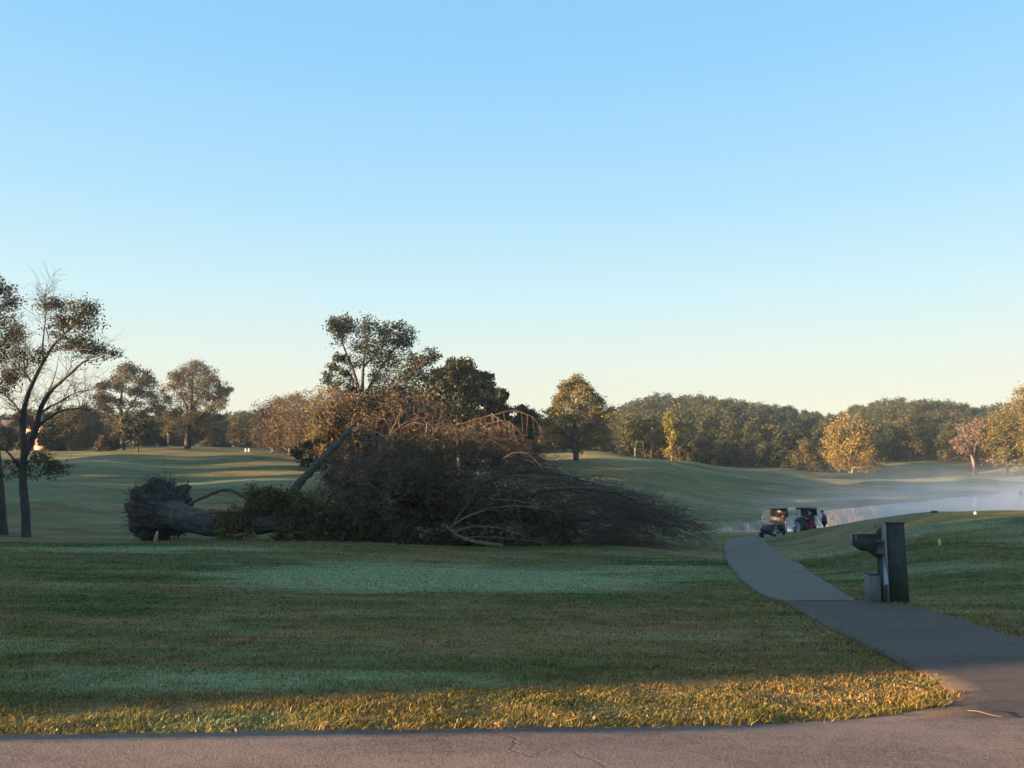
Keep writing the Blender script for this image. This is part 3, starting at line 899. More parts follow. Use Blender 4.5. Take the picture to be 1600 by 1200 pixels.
# --- tall tree in the middle, behind the fallen one
guided('tall_oak', 'tall standing tree with forked trunk and dark open crown behind the fallen crown', 'tree', 70, (566, 772),
  [([(566, 772), (563, 720), (562, 680), (562, 645), (561, 615), (556, 590), (548, 568), (538, 545), (530, 520)], 0.34, 0.05),
   ([(563, 640), (566, 610), (567, 580, -.5), (570, 550, -.8), (575, 525, -1)], 0.22, 0.04),
   ([(564, 645), (572, 615, .7), (585, 590, 1.2), (602, 565, 1.6), (620, 540, 2)], 0.20, 0.04),
   ([(568, 640), (590, 620, -1), (620, 600, -1.5), (648, 580, -2), (668, 560, -2.4)], 0.15, 0.03),
   ([(558, 600), (545, 585, 1), (528, 575, 1.4), (520, 565, 1.6)], 0.07, 0.02),
   ([(567, 575), (590, 550), (600, 525)], 0.1, 0.02), ([(562, 630), (540, 615, -1), (520, 605, -1.5)], 0.06, 0.02)],
  [(540, 500, 12, 10), (526, 512, 12, 12), (548, 512, 12, 12), (534, 530, 14, 12), (520, 505, 8, 8), (572, 505, 16, 10), (590, 512, 16, 12), (570, 522, 16, 14), (588, 532, 18, 14), (604, 524, 14, 12),
   (560, 540, 14, 12), (580, 552, 18, 14), (602, 548, 18, 14), (620, 538, 14, 12), (634, 520, 13, 9), (628, 508, 12, 7), (642, 532, 9, 8), (560, 562, 12, 10), (618, 560, 16, 12), (596, 570, 18, 12),
   (636, 556, 12, 9), (648, 572, 14, 10), (664, 562, 14, 9), (676, 556, 9, 7), (630, 580, 18, 12), (610, 590, 20, 12), (590, 592, 14, 10), (648, 592, 16, 12), (668, 584, 14, 10), (528, 560, 10, 8),
   (520, 572, 8, 7), (540, 580, 8, 6), (512, 590, 8, 6), (524, 600, 10, 7), (625, 605, 20, 12), (600, 612, 18, 12), (654, 610, 18, 12), (640, 625, 20, 12), (580, 620, 14, 10), (550, 608, 9, 7)],
  'leaf_dark', 'bark', depth_r=2.2, twigs=8, sub=3, n_leaf=15, leaf=0.135, tw_r=0.018, spread=0.48)

guided('spreading_pine', 'broad dark pine with lumpy crown lit on one side, right of the tall tree', 'pine tree', 82, (722, 765),
  [([(722, 765), (718, 720), (715, 680), (712, 640), (712, 610), (714, 585)], 0.34, 0.08),
   ([(716, 660), (735, 640, -1), (760, 625, -1.5), (780, 615, -2)], 0.14, 0.03), ([(714, 680), (740, 665, 1), (775, 655, 1.4), (800, 650, 2)], 0.12, 0.03),
   ([(713, 650), (695, 635, -1), (680, 620, -1.5)], 0.12, 0.03), ([(714, 630), (735, 605, 1), (750, 590, 1.5)], 0.12, 0.03), ([(715, 690), (690, 670), (672, 655)], 0.1, 0.03)],
  [(706, 572, 16, 10), (722, 570, 16, 9), (735, 582, 14, 10), (690, 584, 14, 10), (712, 590, 20, 12), (676, 596, 12, 10), (745, 600, 14, 11), (728, 606, 18, 12), (698, 608, 18, 12), (676, 618, 15, 11), (755, 590, 10, 9),
   (762, 612, 14, 11), (745, 625, 16, 11), (712, 628, 20, 12), (685, 640, 18, 11), (775, 612, 11, 10), (784, 620, 10, 10), (768, 632, 14, 10), (788, 640, 10, 9), (735, 645, 18, 10), (760, 652, 16, 10), (780, 655, 12, 8),
   (700, 655, 18, 10), (672, 655, 12, 9), (720, 668, 18, 10), (750, 672, 14, 9)],
  'leaf_pine', 'bark', depth_r=3.0, twigs=9, sub=3, n_leaf=40, leaf=0.17, tw_r=0.02, spread=0.32, stretch=2.2)
guided('dark_cedar', 'low black-green cedar with ragged sides, standing where the fallen crown ends', 'cedar tree', 84, (822, 742),
  [([(822, 742), (822, 700), (820, 660), (818, 640)], 0.2, 0.04)],
  [(812, 642, 12, 7), (826, 648, 13, 8), (838, 656, 12, 8), (804, 655, 14, 8), (820, 664, 16, 9), (835, 675, 12, 8), (808, 678, 16, 9), (825, 690, 15, 9), (838, 700, 10, 8), (810, 704, 16, 9), (826, 716, 16, 9), (800, 718, 12, 8), (838, 722, 9, 7)],
  'leaf_pine', 'bark', depth_r=1.5, twigs=8, sub=3, n_leaf=34, leaf=0.15, tw_r=0.015, spread=0.25, stretch=2.0)

guided('autumn_oak', 'round golden-brown autumn tree on a short dark trunk alone on the meadow', 'tree', 110, (900, 726),
  [([(900, 726), (900, 712), (899, 695), (898, 670), (896, 640), (897, 612), (898, 595)], 0.42, 0.06),
   ([(899, 690), (880, 672, -1), (862, 660, -2), (852, 655, -3)], 0.18, 0.04), ([(900, 688), (922, 670, 1), (942, 655, 2), (955, 645, 2)], 0.18, 0.04),
   ([(898, 665), (880, 640, 1.5), (868, 620, 2)], 0.14, 0.03), ([(898, 655), (915, 630, -1.5), (930, 620, -2)], 0.14, 0.03), ([(897, 640), (910, 610), (915, 598)], 0.08, 0.02), ([(896, 635), (885, 610), (882, 600)], 0.08, 0.02)],
  [(900, 594, 10, 9), (908, 604, 10, 9), (892, 606, 10, 9), (880, 604, 8, 8), (914, 612, 9, 8), (900, 618, 13, 10), (884, 618, 10, 9), (870, 622, 9, 8), (922, 622, 9, 8), (934, 628, 10, 8), (912, 632, 13, 9), (892, 634, 14, 10),
   (872, 636, 12, 9), (860, 642, 9, 8), (944, 638, 12, 8), (928, 642, 13, 9), (954, 646, 9, 8), (908, 650, 14, 9), (886, 652, 14, 9), (866, 656, 13, 9), (852, 662, 10, 8), (940, 656, 13, 9), (922, 662, 14, 9), (900, 668, 14, 9),
   (878, 672, 14, 9), (858, 674, 12, 8), (848, 682, 9, 7), (944, 672, 12, 8), (928, 680, 14, 8), (908, 684, 13, 8), (886, 688, 14, 8), (866, 690, 12, 7), (852, 694, 9, 6), (946, 686, 9, 7), (930, 694, 12, 7), (905, 697, 12, 6)],
  'leaf_autumn', 'bark', depth_r=3.5, twigs=8, sub=3, n_leaf=20, leaf=0.19, tw_r=0.024, spread=0.42)
# --- trees of the left meadow
kw1 = dict(twigs=7, sub=3, n_leaf=34, leaf=0.20, tw_r=0.03, spread=0.42)
guided('meadow_oak', 'broad green oak with visible trunk standing on the bright mound', 'tree', 150, (293, 702),
  [([(293, 702), (293, 685), (294, 665), (298, 640), (300, 610), (302, 585)], 0.6, 0.1), ([(293, 672), (278, 650), (265, 635), (258, 620)], 0.25, 0.05), ([(294, 670), (312, 650), (330, 635), (345, 625)], 0.25, 0.05), ([(296, 650), (285, 620), (280, 590)], 0.2, 0.05), ([(298, 640), (320, 610), (328, 595)], 0.2, 0.05)],
  [(305, 572, 14, 8), (288, 578, 14, 8), (320, 580, 12, 8), (270, 586, 12, 8), (334, 592, 12, 8), (302, 590, 16, 9), (282, 598, 16, 9), (320, 602, 15, 9), (262, 604, 12, 8), (346, 606, 10, 7), (338, 618, 13, 8), (354, 612, 7, 6), (302, 612, 15, 9), (280, 620, 14, 9), (262, 624, 12, 8), (322, 624, 14, 8), (344, 634, 10, 7),
   (300, 634, 14, 8), (276, 642, 13, 8), (325, 644, 14, 8), (262, 650, 11, 8), (345, 652, 8, 6), (300, 654, 13, 7), (275, 665, 11, 9), (322, 662, 12, 8), (262, 676, 8, 8), (336, 672, 9, 8), (314, 680, 8, 6)],
  'leaf_olive', 'bark', depth_r=4, **kw1)
guided('meadow_tree', 'tall thin-leaved tree left of the broad oak on the meadow', 'tree', 152, (192, 704),
  [([(192, 704), (192, 685), (190, 660), (188, 630), (192, 600), (198, 580)], 0.5, 0.08), ([(191, 665), (175, 645), (160, 625), (152, 612)], 0.2, 0.04), ([(190, 655), (208, 630), (222, 605), (228, 588)], 0.2, 0.04), ([(192, 672), (215, 655), (238, 640)], 0.15, 0.04)],
  [(200, 574, 10, 7), (184, 584, 12, 8), (172, 596, 10, 7), (215, 580, 12, 8), (230, 586, 12, 8), (200, 592, 13, 8), (160, 604, 10, 7), (222, 600, 12, 8), (238, 602, 10, 8), (180, 606, 12, 7), (205, 612, 12, 8), (156, 618, 12, 7), (172, 622, 12, 7), (226, 618, 13, 8), (242, 622, 10, 8),
   (190, 630, 12, 7), (150, 632, 10, 7), (212, 634, 12, 8), (168, 642, 12, 7), (235, 642, 12, 8), (195, 652, 12, 8), (216, 658, 12, 8), (180, 662, 10, 8), (238, 662, 10, 8), (205, 674, 8, 8), (185, 678, 7, 7)],
  'leaf_olive', 'bark', depth_r=4, **kw1)
ST = simple_tree
ST('small_evergreen', 'small dark evergreen on a thin stem before the two tall meadow trees', 'tree', 216, 708, 138, 6.4, 5.6, 1.5, 16, 'oval', 'leaf_pine', twigs=6, sub=3, n_leaf=16, leaf=0.24, tw_r=0.025)
ST('shrub', 'low purple-brown shrub left of the small dark evergreen', 'shrub', 166, 705, 146, 3.0, 5.0, 0.4, 12, 'oval', 'leaf_brown', twigs=6, sub=3, n_leaf=12, leaf=0.22, tw_r=0.02)
ST('yellowing_tree', 'yellow-green tree right of the brick house gables', 'tree', 116, 706, 158, 8.2, 8.5, 1.0, 20, 'oval', 'leaf_autumn', **kw1)
ST('dark_shrub_tree', 'dark green small tree right of the yellow-green tree at the wood edge', 'tree', 136, 706, 165, 8.5, 6, .8, 16, 'oval', 'leaf_dark', **kw1)
ST('roadside_pine', 'narrow dark pine between the tall meadow trees, standing farther back', 'tree', 250, 702, 178, 9, 5, 1, 16, 'cone', 'leaf_pine', **kw1)
ST('garden_shrub', 'low dark shrub beside the limb rising from the fallen trunk', 'shrub', 482, 722, 100, 3.4, 4.4, 0.3, 12, 'oval', 'leaf_dark', twigs=6, sub=3, n_leaf=14, leaf=0.18, tw_r=0.02)
for i, (px, d, h_, w_, lm, lb) in enumerate([
    (425, 150, 9.8, 9, 'leaf_brown', 'brown feathery tree, first of the row left of the fallen crown'),
    (452, 142, 10.8, 9, 'leaf_brown', 'open-topped brown tree, tallest left of the fallen crown'),
    (482, 136, 10.2, 9.5, 'leaf_brown', 'rusty brown tree with pale stems left of the tall standing tree'),
    (515, 128, 11.6, 9, 'leaf_autumn', 'warm brown tree just left of the tall standing tree'),
    (545, 100, 9.8, 7.5, 'leaf_brown', 'rust-coloured low tree seen behind the raised limb'),
    (600, 96, 9.8, 9, 'leaf_brown', 'rust-coloured tree under the tall standing tree'),
    (645, 104, 10.2, 8, 'leaf_olive', 'olive-brown tree under the spreading pine'),
    (700, 92, 6.0, 7, 'leaf_autumn', 'low golden tree in front of the pine trunk'),
    (775, 92, 6.4, 8, 'leaf_brown', 'low rust-brown tree between pine and cedar'),
    (540, 63, 7.6, 5.5, 'leaf_brown', 'dense rust-brown small tree against the left side of the tall trunk'),
    (592, 62, 8.2, 6, 'leaf_brown', 'dense brown small tree hiding the foot of the tall trunk'),
    (648, 64, 8.0, 6.5, 'leaf_brown', 'dense brown small tree in front of the spreading pine')]):
    ST('brown_tree', lb, 'tree', px, 720, d, h_, w_, 0.9, 20, 'oval', lm, 'bark_pale', twigs=7, sub=3, n_leaf=17 if d > 80 else 36, leaf=0.19 if d > 80 else 0.12, tw_r=0.022, spread=.42)
for i, (px, bpy_, d, h_, w_, cb, n_, shp, lm, bm, lb) in enumerate([
    (992, 716, 136, 6.9, 5.6, 1.8, 18, 'oval', 'leaf_pine', 'bark_pale', 'small round pine with pinkish trunks on the meadow rise'),
    (1018, 716, 142, 6.4, 5.8, 1.4, 18, 'oval', 'leaf_dark', 'bark_pale', 'dark rounded tree touching the small pine on the rise'),
    (1050, 718, 136, 7.8, 4.6, 1.2, 20, 'oval', 'leaf_yellow', 'bark_pale', 'slim bright yellow tree on the meadow rise'),
    (1074, 720, 134, 3.4, 4.2, 0.8, 12, 'oval', 'leaf_olive', 'bark', 'low olive bush at the foot of the yellow tree'),
    (1331, 735, 166, 10.8, 11.5, 1.2, 34, 'oval', 'leaf_autumn', 'bark_pale', 'big broad golden-green pine at the edge of the far meadow'),
    (1266, 733, 172, 6.4, 7.0, 0.6, 18, 'oval', 'leaf_olive', 'bark', 'low olive-green tree left of the broad golden pine'),
    (1575, 738, 158, 12.2, 9.5, 2.2, 28, 'oval', 'leaf_autumn', 'bark_pale', 'orange-leaved tree with pale double trunk on the lit bank'),
    (1612, 738, 156, 17, 8, 3.0, 22, 'oval', 'leaf_autumn', 'bark_pale', 'tallest orange tree cut by the picture edge'),
    (1545, 736, 172, 10.8, 7, 1.0, 24, 'oval', 'leaf_tan', 'bark_pale', 'pinkish tan tree behind the lit bank')]):
    ST('meadow_pine' if 'pine' in lb.split('on')[0] and lm != 'leaf_dark' else 'autumn_tree', lb, 'tree', px, bpy_, d, h_, w_, cb, n_, shp, lm, bm, twigs=7, sub=3, n_leaf=19, leaf=0.24, tw_r=0.028, spread=.4)
guided('pale_snag', 'nearly bare pale tree leaning left beside the lit bank', 'tree', 160, (1524, 735),
  [([(1524, 735), (1521, 718), (1514, 705), (1508, 690), (1505, 670)], 0.42, 0.06), ([(1518, 710), (1508, 705), (1500, 700), (1494, 692)], 0.2, 0.04), ([(1520, 716), (1524, 700), (1522, 680), (1516, 662)], 0.16, 0.04), ([(1508, 692), (1498, 680), (1496, 668)], 0.12, 0.03)],
  [(1505, 668, 10, 7), (1516, 672, 9, 8), (1496, 684, 8, 7), (1500, 696, 9, 6), (1510, 684, 9, 7), (1522, 690, 8, 7), (1505, 705, 7, 4)],
  'leaf_tan', 'bark_pale', depth_r=2, twigs=9, sub=4, n_leaf=5, leaf=0.2, tw_r=0.035, spread=0.28)

# ------------------------------------------------------------------ far woods: prototypes, then copies
protos = []
for k, (h_, w_, cb, shp, lm) in enumerate([(14, 10, .6, 'oval', 'leaf_dark'), (15, 10, 3.5, 'umbrella', 'leaf_pine'), (12.5, 10, .5, 'oval', 'leaf_olive'), (13, 8.5, 1.5, 'oval', 'leaf_brown'),
                                          (16.5, 9.5, 7, 'umbrella', 'leaf_pine'), (11.5, 9.5, .5, 'oval', 'leaf_dark'), (12, 9, 1, 'oval', 'leaf_autumn'), (13.5, 11, .8, 'oval', 'leaf_olive')]):
    pf = crown_puffs(h_, w_, cb, 30, shp)
    wood, lv = foliage_tree(auto_guides(h_, cb, pf, 0.28), pf, twigs=4, sub=2, n_leaf=20, leaf=0.40, tw_r=0.04, spread=0.42)
    wv_ = np.vstack(wood.v); f4 = np.vstack(wood.f4); f3 = np.vstack(wood.f3)
    V = np.vstack([wv_, lv[0]]); Fl = lv[1] + len(wv_)
    me = mesh_np('wood_tree', V, [f4, Fl, f3], mats=[M['bark'], M[lm]], mi=np.concatenate([np.zeros(len(f4)), np.ones(len(Fl)), np.zeros(len(f3))]).astype(int))
    protos.append((me, h_, lm))
def skyline(px):
    return np.interp(px, [-150, 0, 60, 160, 180, 340, 370, 400, 560, 650, 900, 960, 1000, 1030, 1060, 1100, 1140, 1180, 1230, 1260, 1300, 1340, 1400, 1450, 1500, 1530, 1570, 1620, 1800],
                     [655, 655, 645, 640, 645, 645, 640, 640, 640, 640, 648, 640, 626, 622, 620, 621, 624, 628, 636, 642, 652, 632, 624, 624, 628, 638, 632, 626, 618])
words_ = {'leaf_dark': 'dark green leafy tree', 'leaf_pine': 'dark pine', 'leaf_olive': 'olive-green tree', 'leaf_brown': 'brown-leaved tree', 'leaf_autumn': 'golden-brown tree'}
nw = 0
def wood_tree(px, d, want_top, where, idx=None, smin=.55, smax=1.9):
    global nw
    x = (px - 800) / F * d * 1.003
    z = Hs(x, d)
    k = int(rng.integers(0, len(protos))) if idx is None else idx
    me, h_, lm = protos[k]
    top = CAMZ + (700 - want_top) / F * d
    s = (top - z) / h_
    s = float(np.clip(s, smin, smax))
    o = link('wood_tree', me)
    o.location = (x, d, z - 0.1)
    o.rotation_euler = (0, 0, rng.uniform(0, 6.28))
    ww = rng.uniform(0.85, 1.15) * (0.5 + 0.5 / max(s, .6) if s > 1 else 1)
    o.scale = (s * ww, s * ww, s)
    tag(o, words_[lm] + ' among the crowded trees of ' + where, 'tree', words_[lm] + 's of ' + where)
    nw += 1
# right: five rows climbing the hill
for (d, lo, hi, drop, step) in [(186, 1075, 1640, 34, 23), (202, 920, 1640, 27, 23), (228, 905, 1660, 18, 21), (256, 900, 1660, 9, 20), (285, 900, 1680, 1, 18)]:
    px = lo
    while px < hi:
        q = px + rng.uniform(-6, 6)
        if not (d < 200 and (1290 < q < 1375)):
            wood_tree(q, d + rng.uniform(-8, 8), skyline(q) + drop + rng.uniform(-4, 6), 'the far hill', int(rng.choice([0, 2, 5, 5, 7, 5, 0, 6])) if d < 210 else int(rng.choice([0, 1, 1, 4, 4, 5, 7, 2, 0])))
        px += step
# left: behind the meadow
for (d, lo, hi, drop, step) in [(192, 330, 640, 22, 24), (215, -60, 860, 10, 24), (245, -60, 900, 1, 23)]:
    px = lo
    while px < hi:
        q = px + rng.uniform(-6, 6)
        wood_tree(q, d + rng.uniform(-7, 7), skyline(q) + drop + rng.uniform(-5, 6), 'the wood behind the left meadow', int(rng.choice([0, 2, 5, 7, 3, 0])) if d < 200 else None)
        px += step
print('wood trees', nw)

# ------------------------------------------------------------------ woods beyond the left edge of the view (they shade the course)
wm = MB(); lvV = []; lvF = []; nn = 0
def gap(y):   # how high the wood stands for the sight line of the sun
    g = 1.0
    for c, w_, dep in GAPS:
        g = min(g, 1 - dep * math.exp(-((y - c) / w_) ** 2))
    return g
GAPS = [(30, 1.0, .8), (39, 2.0, .97), (46.5, 2.4, .98), (56, 1.8, .96), (65, 2.8, .98), (77, 3.6, .98), (88, 2.4, .96), (98, 2.8, .97), (108, 4, .98)]
y_ = -10.7
while y_ < 118:
    x_ = -60 - max(0, y_ - 60) * 0.45 + rng.uniform(-1, 1)
    g = gap(y_)
    z0 = Hs(x_, y_)
    lowb = 10.6 < y_ < 12.9
    top = np.interp(y_, [0, 30, 45, 60, 80, 95, 118], [8.6, 8.3, 10, 12, 11, 9, 8]) * g + rng.uniform(-.6, .8)
    if lowb: top = 4.2 + 0.9 * math.sin(y_ * 4.1) + rng.uniform(-.3, .3)
    hh = max(0.5, top - z0)
    npf = max(4, int(hh * 2.0))
    for i in range(npf):
        c = np.array([x_ + rng.normal(0, .7), y_ + rng.normal(0, 0.3), z0 + hh * (i + .5) / npf])
        n_ = 90
        lv = leaf_quads(c + rng.normal(size=(n_, 3)) * np.array([1.0, .45, .5]), 0.55, 1.3)
        lvV.append(lv[0]); lvF.append(lv[1] + nn); nn += len(lv[0])
    wm.tube([(x_, y_, z0 - .3), (x_ + .2, y_, z0 + hh * .5), (x_, y_ + .1, z0 + hh * .9)], [.2, .14, .03], 6)
    y_ += 0.85 if y_ < 45 else 1.5
wv_ = np.vstack(wm.v); f4 = np.vstack(wm.f4); f3 = np.vstack(wm.f3)
V = np.vstack([wv_] + lvV); Fl = np.vstack(lvF) + len(wv_)
wd = link('woods', mesh_np('woods', V, [f4, Fl, f3], mats=[M['bark'], M['leaf_dark']], mi=np.concatenate([np.zeros(len(f4)), np.ones(len(Fl)), np.zeros(len(f3))]).astype(int)))
tag(wd, 'dense belt of trees along the side of the course', kind='stuff')
# ------------------------------------------------------------------ the fallen tree
D0 = 37.5
fo = P(255, 846, 38.0); fo = np.array([fo[0], 38.0, Hs(fo[0], 38.0)])
ft = empty('fallen_tree', fo)
tag(ft, 'huge uprooted tree lying on its side with root plate, thick trunk and brushy crown', 'fallen tree')
def W_(lst, d=D0): return np.array([P(p[0], p[1], d + (p[2] if len(p) > 2 else 0)) for p in lst])
def L_(lst, d=D0): return W_(lst, d) - fo
ax_ = np.array([0.70, -0.71, 0.03]); ax_ /= np.linalg.norm(ax_)
e1 = np.cross(ax_, [0, 0, 1.0]); e1 /= np.linalg.norm(e1); e2 = np.cross(e1, ax_)
pc = L_([(246, 798)], 38.6)[0]
gz0 = lambda x, y: Hs(x + fo[0], y + fo[1]) - fo[2]
# flared butt: from the rim of the plate into the trunk
fl = MB()
K = 96; nS = 22
th = np.arange(K) * 2 * np.pi / K
trunk_line = resample(smooth_poly(np.vstack([pc + ax_ * 0.15, pc + ax_ * 0.6 + (0.05, 0, -.05), pc + ax_ * 1.05 + (0.35, 0.08, -.2), L_([(318, 817, -.7), (350, 819, -.95), (390, 817, -1.1), (440, 812, -1.2), (470, 808, -1.1)])]), 3), 40)
V = []
tl = trunk_line
tg = np.gradient(tl, axis=0); tg /= np.linalg.norm(tg, axis=1)[:, None]
for i in range(40):
    s_ = i / 39
    arc = np.linalg.norm(tl[i] - tl[0])
    fl_ = math.exp(-(arc / 0.46) ** 1.1)
    r = 0.62 - 0.10 * s_ + 0.64 * fl_
    a_ = np.cross(tg[i], [0, 0, 1.0]); a_ /= np.linalg.norm(a_); b_ = np.cross(a_, tg[i])
    for t_ in th:
        rid = 1 + (0.05 + 0.13 * fl_) * (0.55 * math.sin(9 * t_ + 0.7 * math.sin(2 * t_) + arc * .5) + 0.3 * math.sin(17 * t_ + 1.3) + .22 * math.sin(31 * t_ + 3 * arc))
        nz = 1 + 0.10 * mnoise.noise(Vector((math.cos(t_) * 2.2, math.sin(t_) * 2.2, arc * 1.2))) + 0.03 * mnoise.noise(Vector((math.cos(t_) * 7, math.sin(t_) * 7, arc * 4)))
        top = 1 + 0.12 * fl_ * max(0, math.sin(t_))
        V.append(tl[i] + (math.cos(t_) * a_ + math.sin(t_) * b_) * r * rid * nz * top)
i_ = np.arange(39)[:, None] * K; j_ = np.arange(K)[None]; j2_ = (j_ + 1) % K
fl.add(V, np.stack([i_ + j_, i_ + j2_, i_ + K + j2_, i_ + K + j_], -1).reshape(-1, 4))
M['fallen_bark'] = bark_mat('fallen_trunk_bark', (0.008, 0.007, 0.006), (0.125, 0.104, 0.092), 3.2, (0.25, 1.6, 1.6))
fl.build('trunk', M['fallen_bark'], ft, True)
# soil plate: thick ragged disc behind the flare
sd = MB()
V = []; rings = 16
for i in range(rings + 1):
    q_ = i / rings
    for t_ in th:
        rim = 1.50 * (1 + 0.04 * math.sin(5 * t_ + 1) + 0.16 * mnoise.noise(Vector((math.cos(t_) * 3, math.sin(t_) * 3, 5))))
        rim *= (abs(math.cos(t_)) ** 4 + abs(math.sin(t_)) ** 4) ** -0.25 * .93
        if q_ < 0.4: rr = rim * (0.55 + 0.45 * q_ / 0.4); dep = 0.42 - 0.25 * q_
        else: rr = rim * (1 - (q_ - 0.4) / 0.6) ** 0.6 * 1.03; dep = 0.30 - 0.95 * (q_ - 0.4) / 0.6
        n_ = mnoise.noise(Vector((rr * math.cos(t_) * 3, rr * math.sin(t_) * 3, q_ * 4))) * 0.24 + mnoise.noise(Vector((rr * math.cos(t_) * 9, rr * math.sin(t_) * 9, q_ * 11))) * 0.13
        V.append(pc + ax_ * (dep + n_) + (math.cos(t_) * e1 + math.sin(t_) * e2) * (rr + n_))
i_ = np.arange(rings)[:, None] * K
sd.add(V, np.stack([i_ + j_, i_ + j2_, i_ + K + j2_, i_ + K + j_], -1).reshape(-1, 4))
sd.build('root_plate', M['soil'], ft, False)
rt = MB()
for k in range(330):
    t_ = rng.uniform(0, 2 * math.pi)
    u = math.cos(t_) * e1 + math.sin(t_) * e2
    r1 = rng.uniform(0.4, 0.8); r2 = rng.uniform(1.2, 1.55); 
    if rng.random() < 0.25: r2 += rng.uniform(0.1, 0.5)
    p = [pc + ax_ * rng.uniform(.9, 1.3) + u * r1, pc + ax_ * rng.uniform(.45, .75) + u * (r1 + r2) / 2 + rng.normal(0, .07, 3), pc + ax_ * rng.uniform(.1, .5) + u * r2 + rng.normal(0, .1, 3)]
    e_ = p[-1] + (u * 0.2 + rng.normal(0, .7, 3) - ax_ * .3) * rng.uniform(0.08, 0.35)
    e_[2] = max(e_[2], gz0(e_[0], e_[1]) + .02); p.append(e_)
    r0 = rng.choice([0.075, 0.05, 0.03, 0.02], p=[.12, .25, .33, .3])
    c = resample(smooth_poly(np.array(p), 2), 14)
    c += rng.normal(0, 0.018, c.shape)
    rt.tube(c, np.linspace(r0, r0 * 0.25, 14), 6, rough=.12)
for k in range(26):      # thin loose roots standing up from the upper rim
    t_ = rng.uniform(0.6, 2.9)
    u = math.cos(t_) * e1 + math.sin(t_) * e2
    a_ = pc + ax_ * rng.uniform(-.1, .4) + u * 1.3
    e_ = a_ + u * rng.uniform(.15, .6) + rng.normal(0, .28, 3) - ax_ * .15
    rt.tube(curve(a_, e_, .12, 6), np.linspace(.016, .005, 6), 4, cap=False)
rt.build('roots', M['fallen_bark'], ft, True)
# torn pale stub under the butt
st_ = MB(); sb = L_([(243, 843, -.6)])[0]
st_.tube([sb + (0.0, 0, -.1), sb + (.03, 0, .1), sb + (.06, .02, .38)], [.10, .08, .035], 7, rough=.3)
st_.build('torn_root', plain('torn_wood', (0.42, 0.27, 0.14), .8, var=.3), ft)

# leaders of the crown
lead = [
    ([(455, 808, -1.1), (520, 803, -1), (600, 800, -.6), (680, 803, 0), (760, 810, .4), (840, 818, .8), (900, 824, 1)], 0.46, 0.10),
    ([(440, 806, -1), (452, 775, -.4), (470, 752, 0), (492, 730, .4), (515, 706, .8), (535, 685, 1), (546, 672, 1.1)], 0.24, 0.15),
    ([(546, 672, 1.1), (549, 692, 1), (547, 720, .9), (551, 755, .6)], 0.10, 0.05),
    ([(546, 672, 1.1), (562, 684, 1.2), (580, 700, 1.4), (598, 715, 1.5)], 0.07, 0.03),
    ([(546, 672, 1.1), (560, 655, 1.4), (585, 640, 1.8), (605, 628, 2)], 0.06, 0.02),
    ([(282, 800, -.2), (305, 782, .2), (330, 772, .3), (352, 765, .3), (372, 770, .2), (392, 786, 0), (410, 800, -.3)], 0.06, 0.10),
    ([(570, 800, -.4), (582, 750, 0), (600, 700, .4), (618, 662, .8), (628, 638, 1)], 0.17, 0.03),
    ([(590, 800, .5), (575, 740, 1.6), (590, 690, 2.4), (612, 655, 2.8)], 0.12, 0.03),
    ([(640, 805, 0), (655, 745, -.2), (664, 705, -.3), (667, 662, -.3)], 0.13, 0.03),
    ([(655, 800, 0), (672, 745, .4), (684, 700, .6), (702, 668, .7), (735, 658, .6), (770, 648, .4), (802, 640, .2), (828, 648, 0), (842, 660, -.1), (852, 684, -.2)], 0.06, 0.010),
    ([(698, 672, .7), (706, 690, .4), (722, 705, .2), (742, 732, .1)], 0.045, 0.015),
    ([(718, 672, .6), (745, 664, .4), (775, 660, .3), (790, 655, .2), (812, 672, .1), (822, 690, 0)], 0.045, 0.015),
    ([(768, 646, .4), (785, 658, .3), (800, 672, .1), (810, 690, 0)], 0.035, 0.012),
    ([(755, 666, .3), (770, 675, .1), (786, 690, 0)], 0.03, 0.01),
    ([(700, 805, .2), (735, 770, .6), (775, 745, .9), (820, 735, 1.2), (870, 740, 1.4), (920, 752, 1.5), (960, 768, 1.5)], 0.14, 0.02),
    ([(760, 810, .4), (800, 780, -.3), (860, 765, -.6), (920, 762, -.8), (980, 775, -1), (1030, 800, -1)], 0.12, 0.02),
    ([(800, 815, .6), (860, 795, 1.6), (930, 785, 2.0), (1000, 795, 2.2), (1060, 815, 2.2)], 0.12, 0.02),
    ([(840, 820, .8), (900, 812, -.2), (970, 808, -.6), (1040, 818, -.8), (1085, 832, -.8)], 0.10, 0.02),
    ([(560, 805, -1), (585, 780, -2), (640, 765, -2.6), (700, 770, -2.8)], 0.12, 0.03),
    ([(500, 803, -1), (520, 770, -2), (560, 745, -2.4), (600, 735, -2.6)], 0.12, 0.03),
]
bare = [
    ([(785, 853, -3.4), (745, 848, -3.5), (716, 838, -3.5), (702, 826, -3.4), (692, 818, -3.2)], 0.10, 0.05),
    ([(702, 826, -3.4), (722, 810, -3.3), (752, 798, -3.1), (790, 790, -3), (835, 792, -2.9), (868, 800, -2.8)], 0.045, 0.012),
    ([(708, 832, -3.5), (735, 822, -3.6), (765, 822, -3.6), (800, 830, -3.6), (830, 842, -3.5)], 0.035, 0.01),
    ([(704, 828, -3.4), (720, 800, -3.2), (738, 780, -3.1), (744, 762, -3)], 0.03, 0.01),
    ([(722, 840, -3.5), (760, 838, -3.7), (800, 842, -3.8), (845, 846, -3.8)], 0.03, 0.01),
    ([(765, 780, -2.6), (800, 782, -2.6), (840, 788, -2.6), (880, 800, -2.6)], 0.03, 0.01),
    ([(720, 742, -1), (770, 745, -1.2), (820, 742, -1.4), (870, 748, -1.5), (930, 742, -1.6), (990, 760, -1.6)], 0.03, 0.01),
    ([(690, 740, -1.5), (740, 735, -1.6), (790, 742, -1.8)], 0.028, 0.01),
]
lb = MB(); LP = []; LR = []
